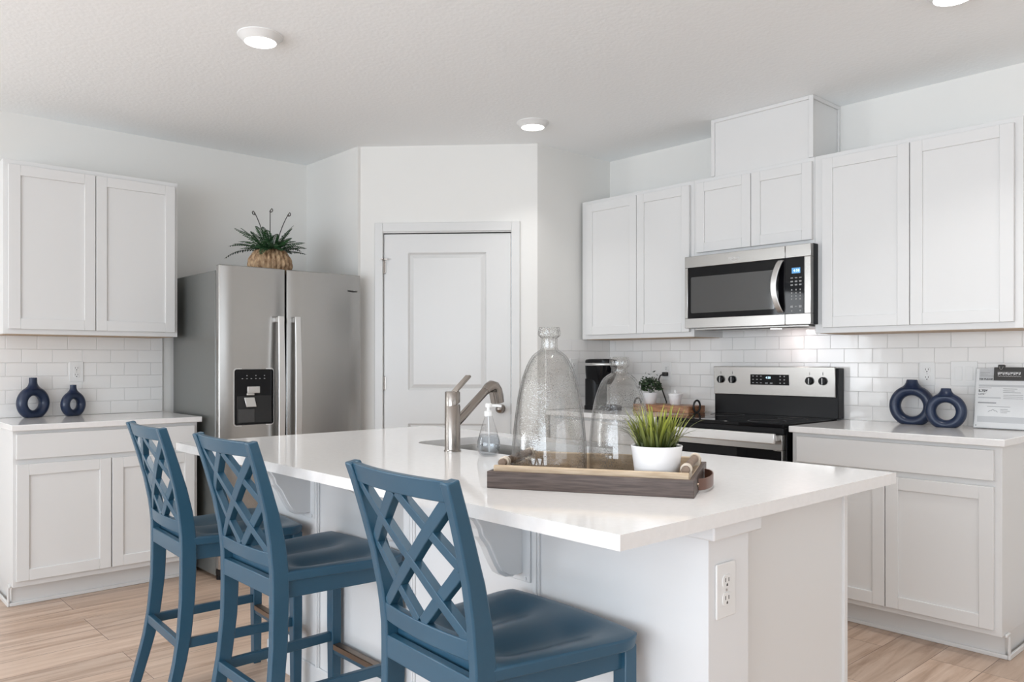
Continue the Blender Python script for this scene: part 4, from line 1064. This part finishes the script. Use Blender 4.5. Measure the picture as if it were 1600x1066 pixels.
# acacia tray with ring handles
t = thing('wooden_tray', 'thick reddish wooden board with black ring handles by range', 'tray', (4.06, 3.02, .9142))
bx0, bx1, by0, by1 = 3.985, 4.165, 2.815, 3.240
m = MB(); m.prism(rrect(bx0, by0, bx1, by1, .012, 3), lambda a, c, d: Vector((a, c, d)), .9142, .9580); m.build('board', 'board', t, bevel=.004)
for yy in (by0-.012, by1+.012):
    m = MB(); cc = Vector(((bx0+bx1)/2 - .02, yy, .9560))
    m.tube([cc + Vector((.033*cos(2*pi*k/28), 0, .036*sin(2*pi*k/28))) for k in range(28)], .006, 10, True); m.build('ring_handle', 'ink', t, smooth='auto')
# shrub on the board
random.seed(7)
pc = Vector((4.085, 3.175, .9582))
t = thing('potted_shrub', 'small dark leafy plant in white pot on wooden board', 'plant', pc)
m = MB(); m.lathe([(.034, 0), (.036, .002), (.046, .066), (.046, .070), (.041, .068), (.040, .06), (.001, .06)], pc, 32); m.build('pot', 'pot_white', t, smooth='auto')
m = MB(); tones = []
for i in range(560):
    ph = random.uniform(0, 2*pi); el = math.acos(random.uniform(-.15, 1)); rr = random.uniform(.35, 1)**.6
    c = pc + Vector((0, 0, .092)) + Vector((.074*sin(el)*cos(ph), .074*sin(el)*sin(ph), .078*cos(el)))*rr + Vector((0, 0, .045 if random.random() < .12 else 0))*max(0, cos(el))
    d = Vector((random.uniform(-1, 1), random.uniform(-1, 1), random.uniform(-.3, 1))).normalized(); s_ = d.orthogonal().normalized()
    L = random.uniform(.014, .024); wd = L*.34
    vs, fs = m._add([c, c + d*L*.5 + s_*wd, c + d*L, c + d*L*.5 - s_*wd], [(0, 1, 2, 3)]); tones.append((vs, random.random()**1.5))
for i in range(9):
    ph = random.uniform(0, 2*pi); m.tube([pc + Vector((0, 0, .055)), pc + Vector((.05*cos(ph), .05*sin(ph), .115 + random.uniform(0, .03)))], .0013, 4)
write_tone(m, tones); m.build('leaves', 'shrub', t)
# lidded white jar
jc = Vector((4.090, 2.985, .9582))
t = thing('lidded_jar', 'small white lidded jar on wooden board near the range', 'jar', jc)
m = MB(); m.lathe([(.028, 0), (.031, .003), (.039, .052), (.039, .056), (.001, .056)], jc, 32); m.build('body', 'pot_white', t, smooth='auto')
m = MB(); m.lathe([(.0425, .0562), (.0435, .060), (.0425, .067), (.034, .071), (.007, .073), (.006, .079), (.009, .084), (.006, .090), (.001, .091)], jc, 32); m.build('lid', 'pot_white', t, smooth='auto')
# black plug and cord
t = thing('power_cord', 'black plug and cord hanging from the corner outlet', 'cord', (XW-.017, 3.160, 1.145))
m = MB(); m.prism(rrect(-.016, -.013, .014, .013, .006, 3), lambda a, c, d: Vector((XW-.0172-d, 3.160+a, 1.1445+c)), 0, .03); m.build('plug', 'ink', t, bevel=.002)
m = MB(); m.tube([Vector(p) for p in ((XW-.044, 3.165, 1.142), (XW-.055, 3.180, 1.135), (XW-.050, 3.196, 1.110), (XW-.035, 3.198, 1.08), (XW-.028, 3.186, 1.045), (XW-.030, 3.165, 1.00), (XW-.03, 3.150, .965), (XW-.035, 3.150, .93), (XW-.06, 3.17, .9185), (XW-.062, 3.28, .9185))], .0042, 8); m.build('cable', 'ink', t, smooth='auto')
bpy.context.view_layer.update()
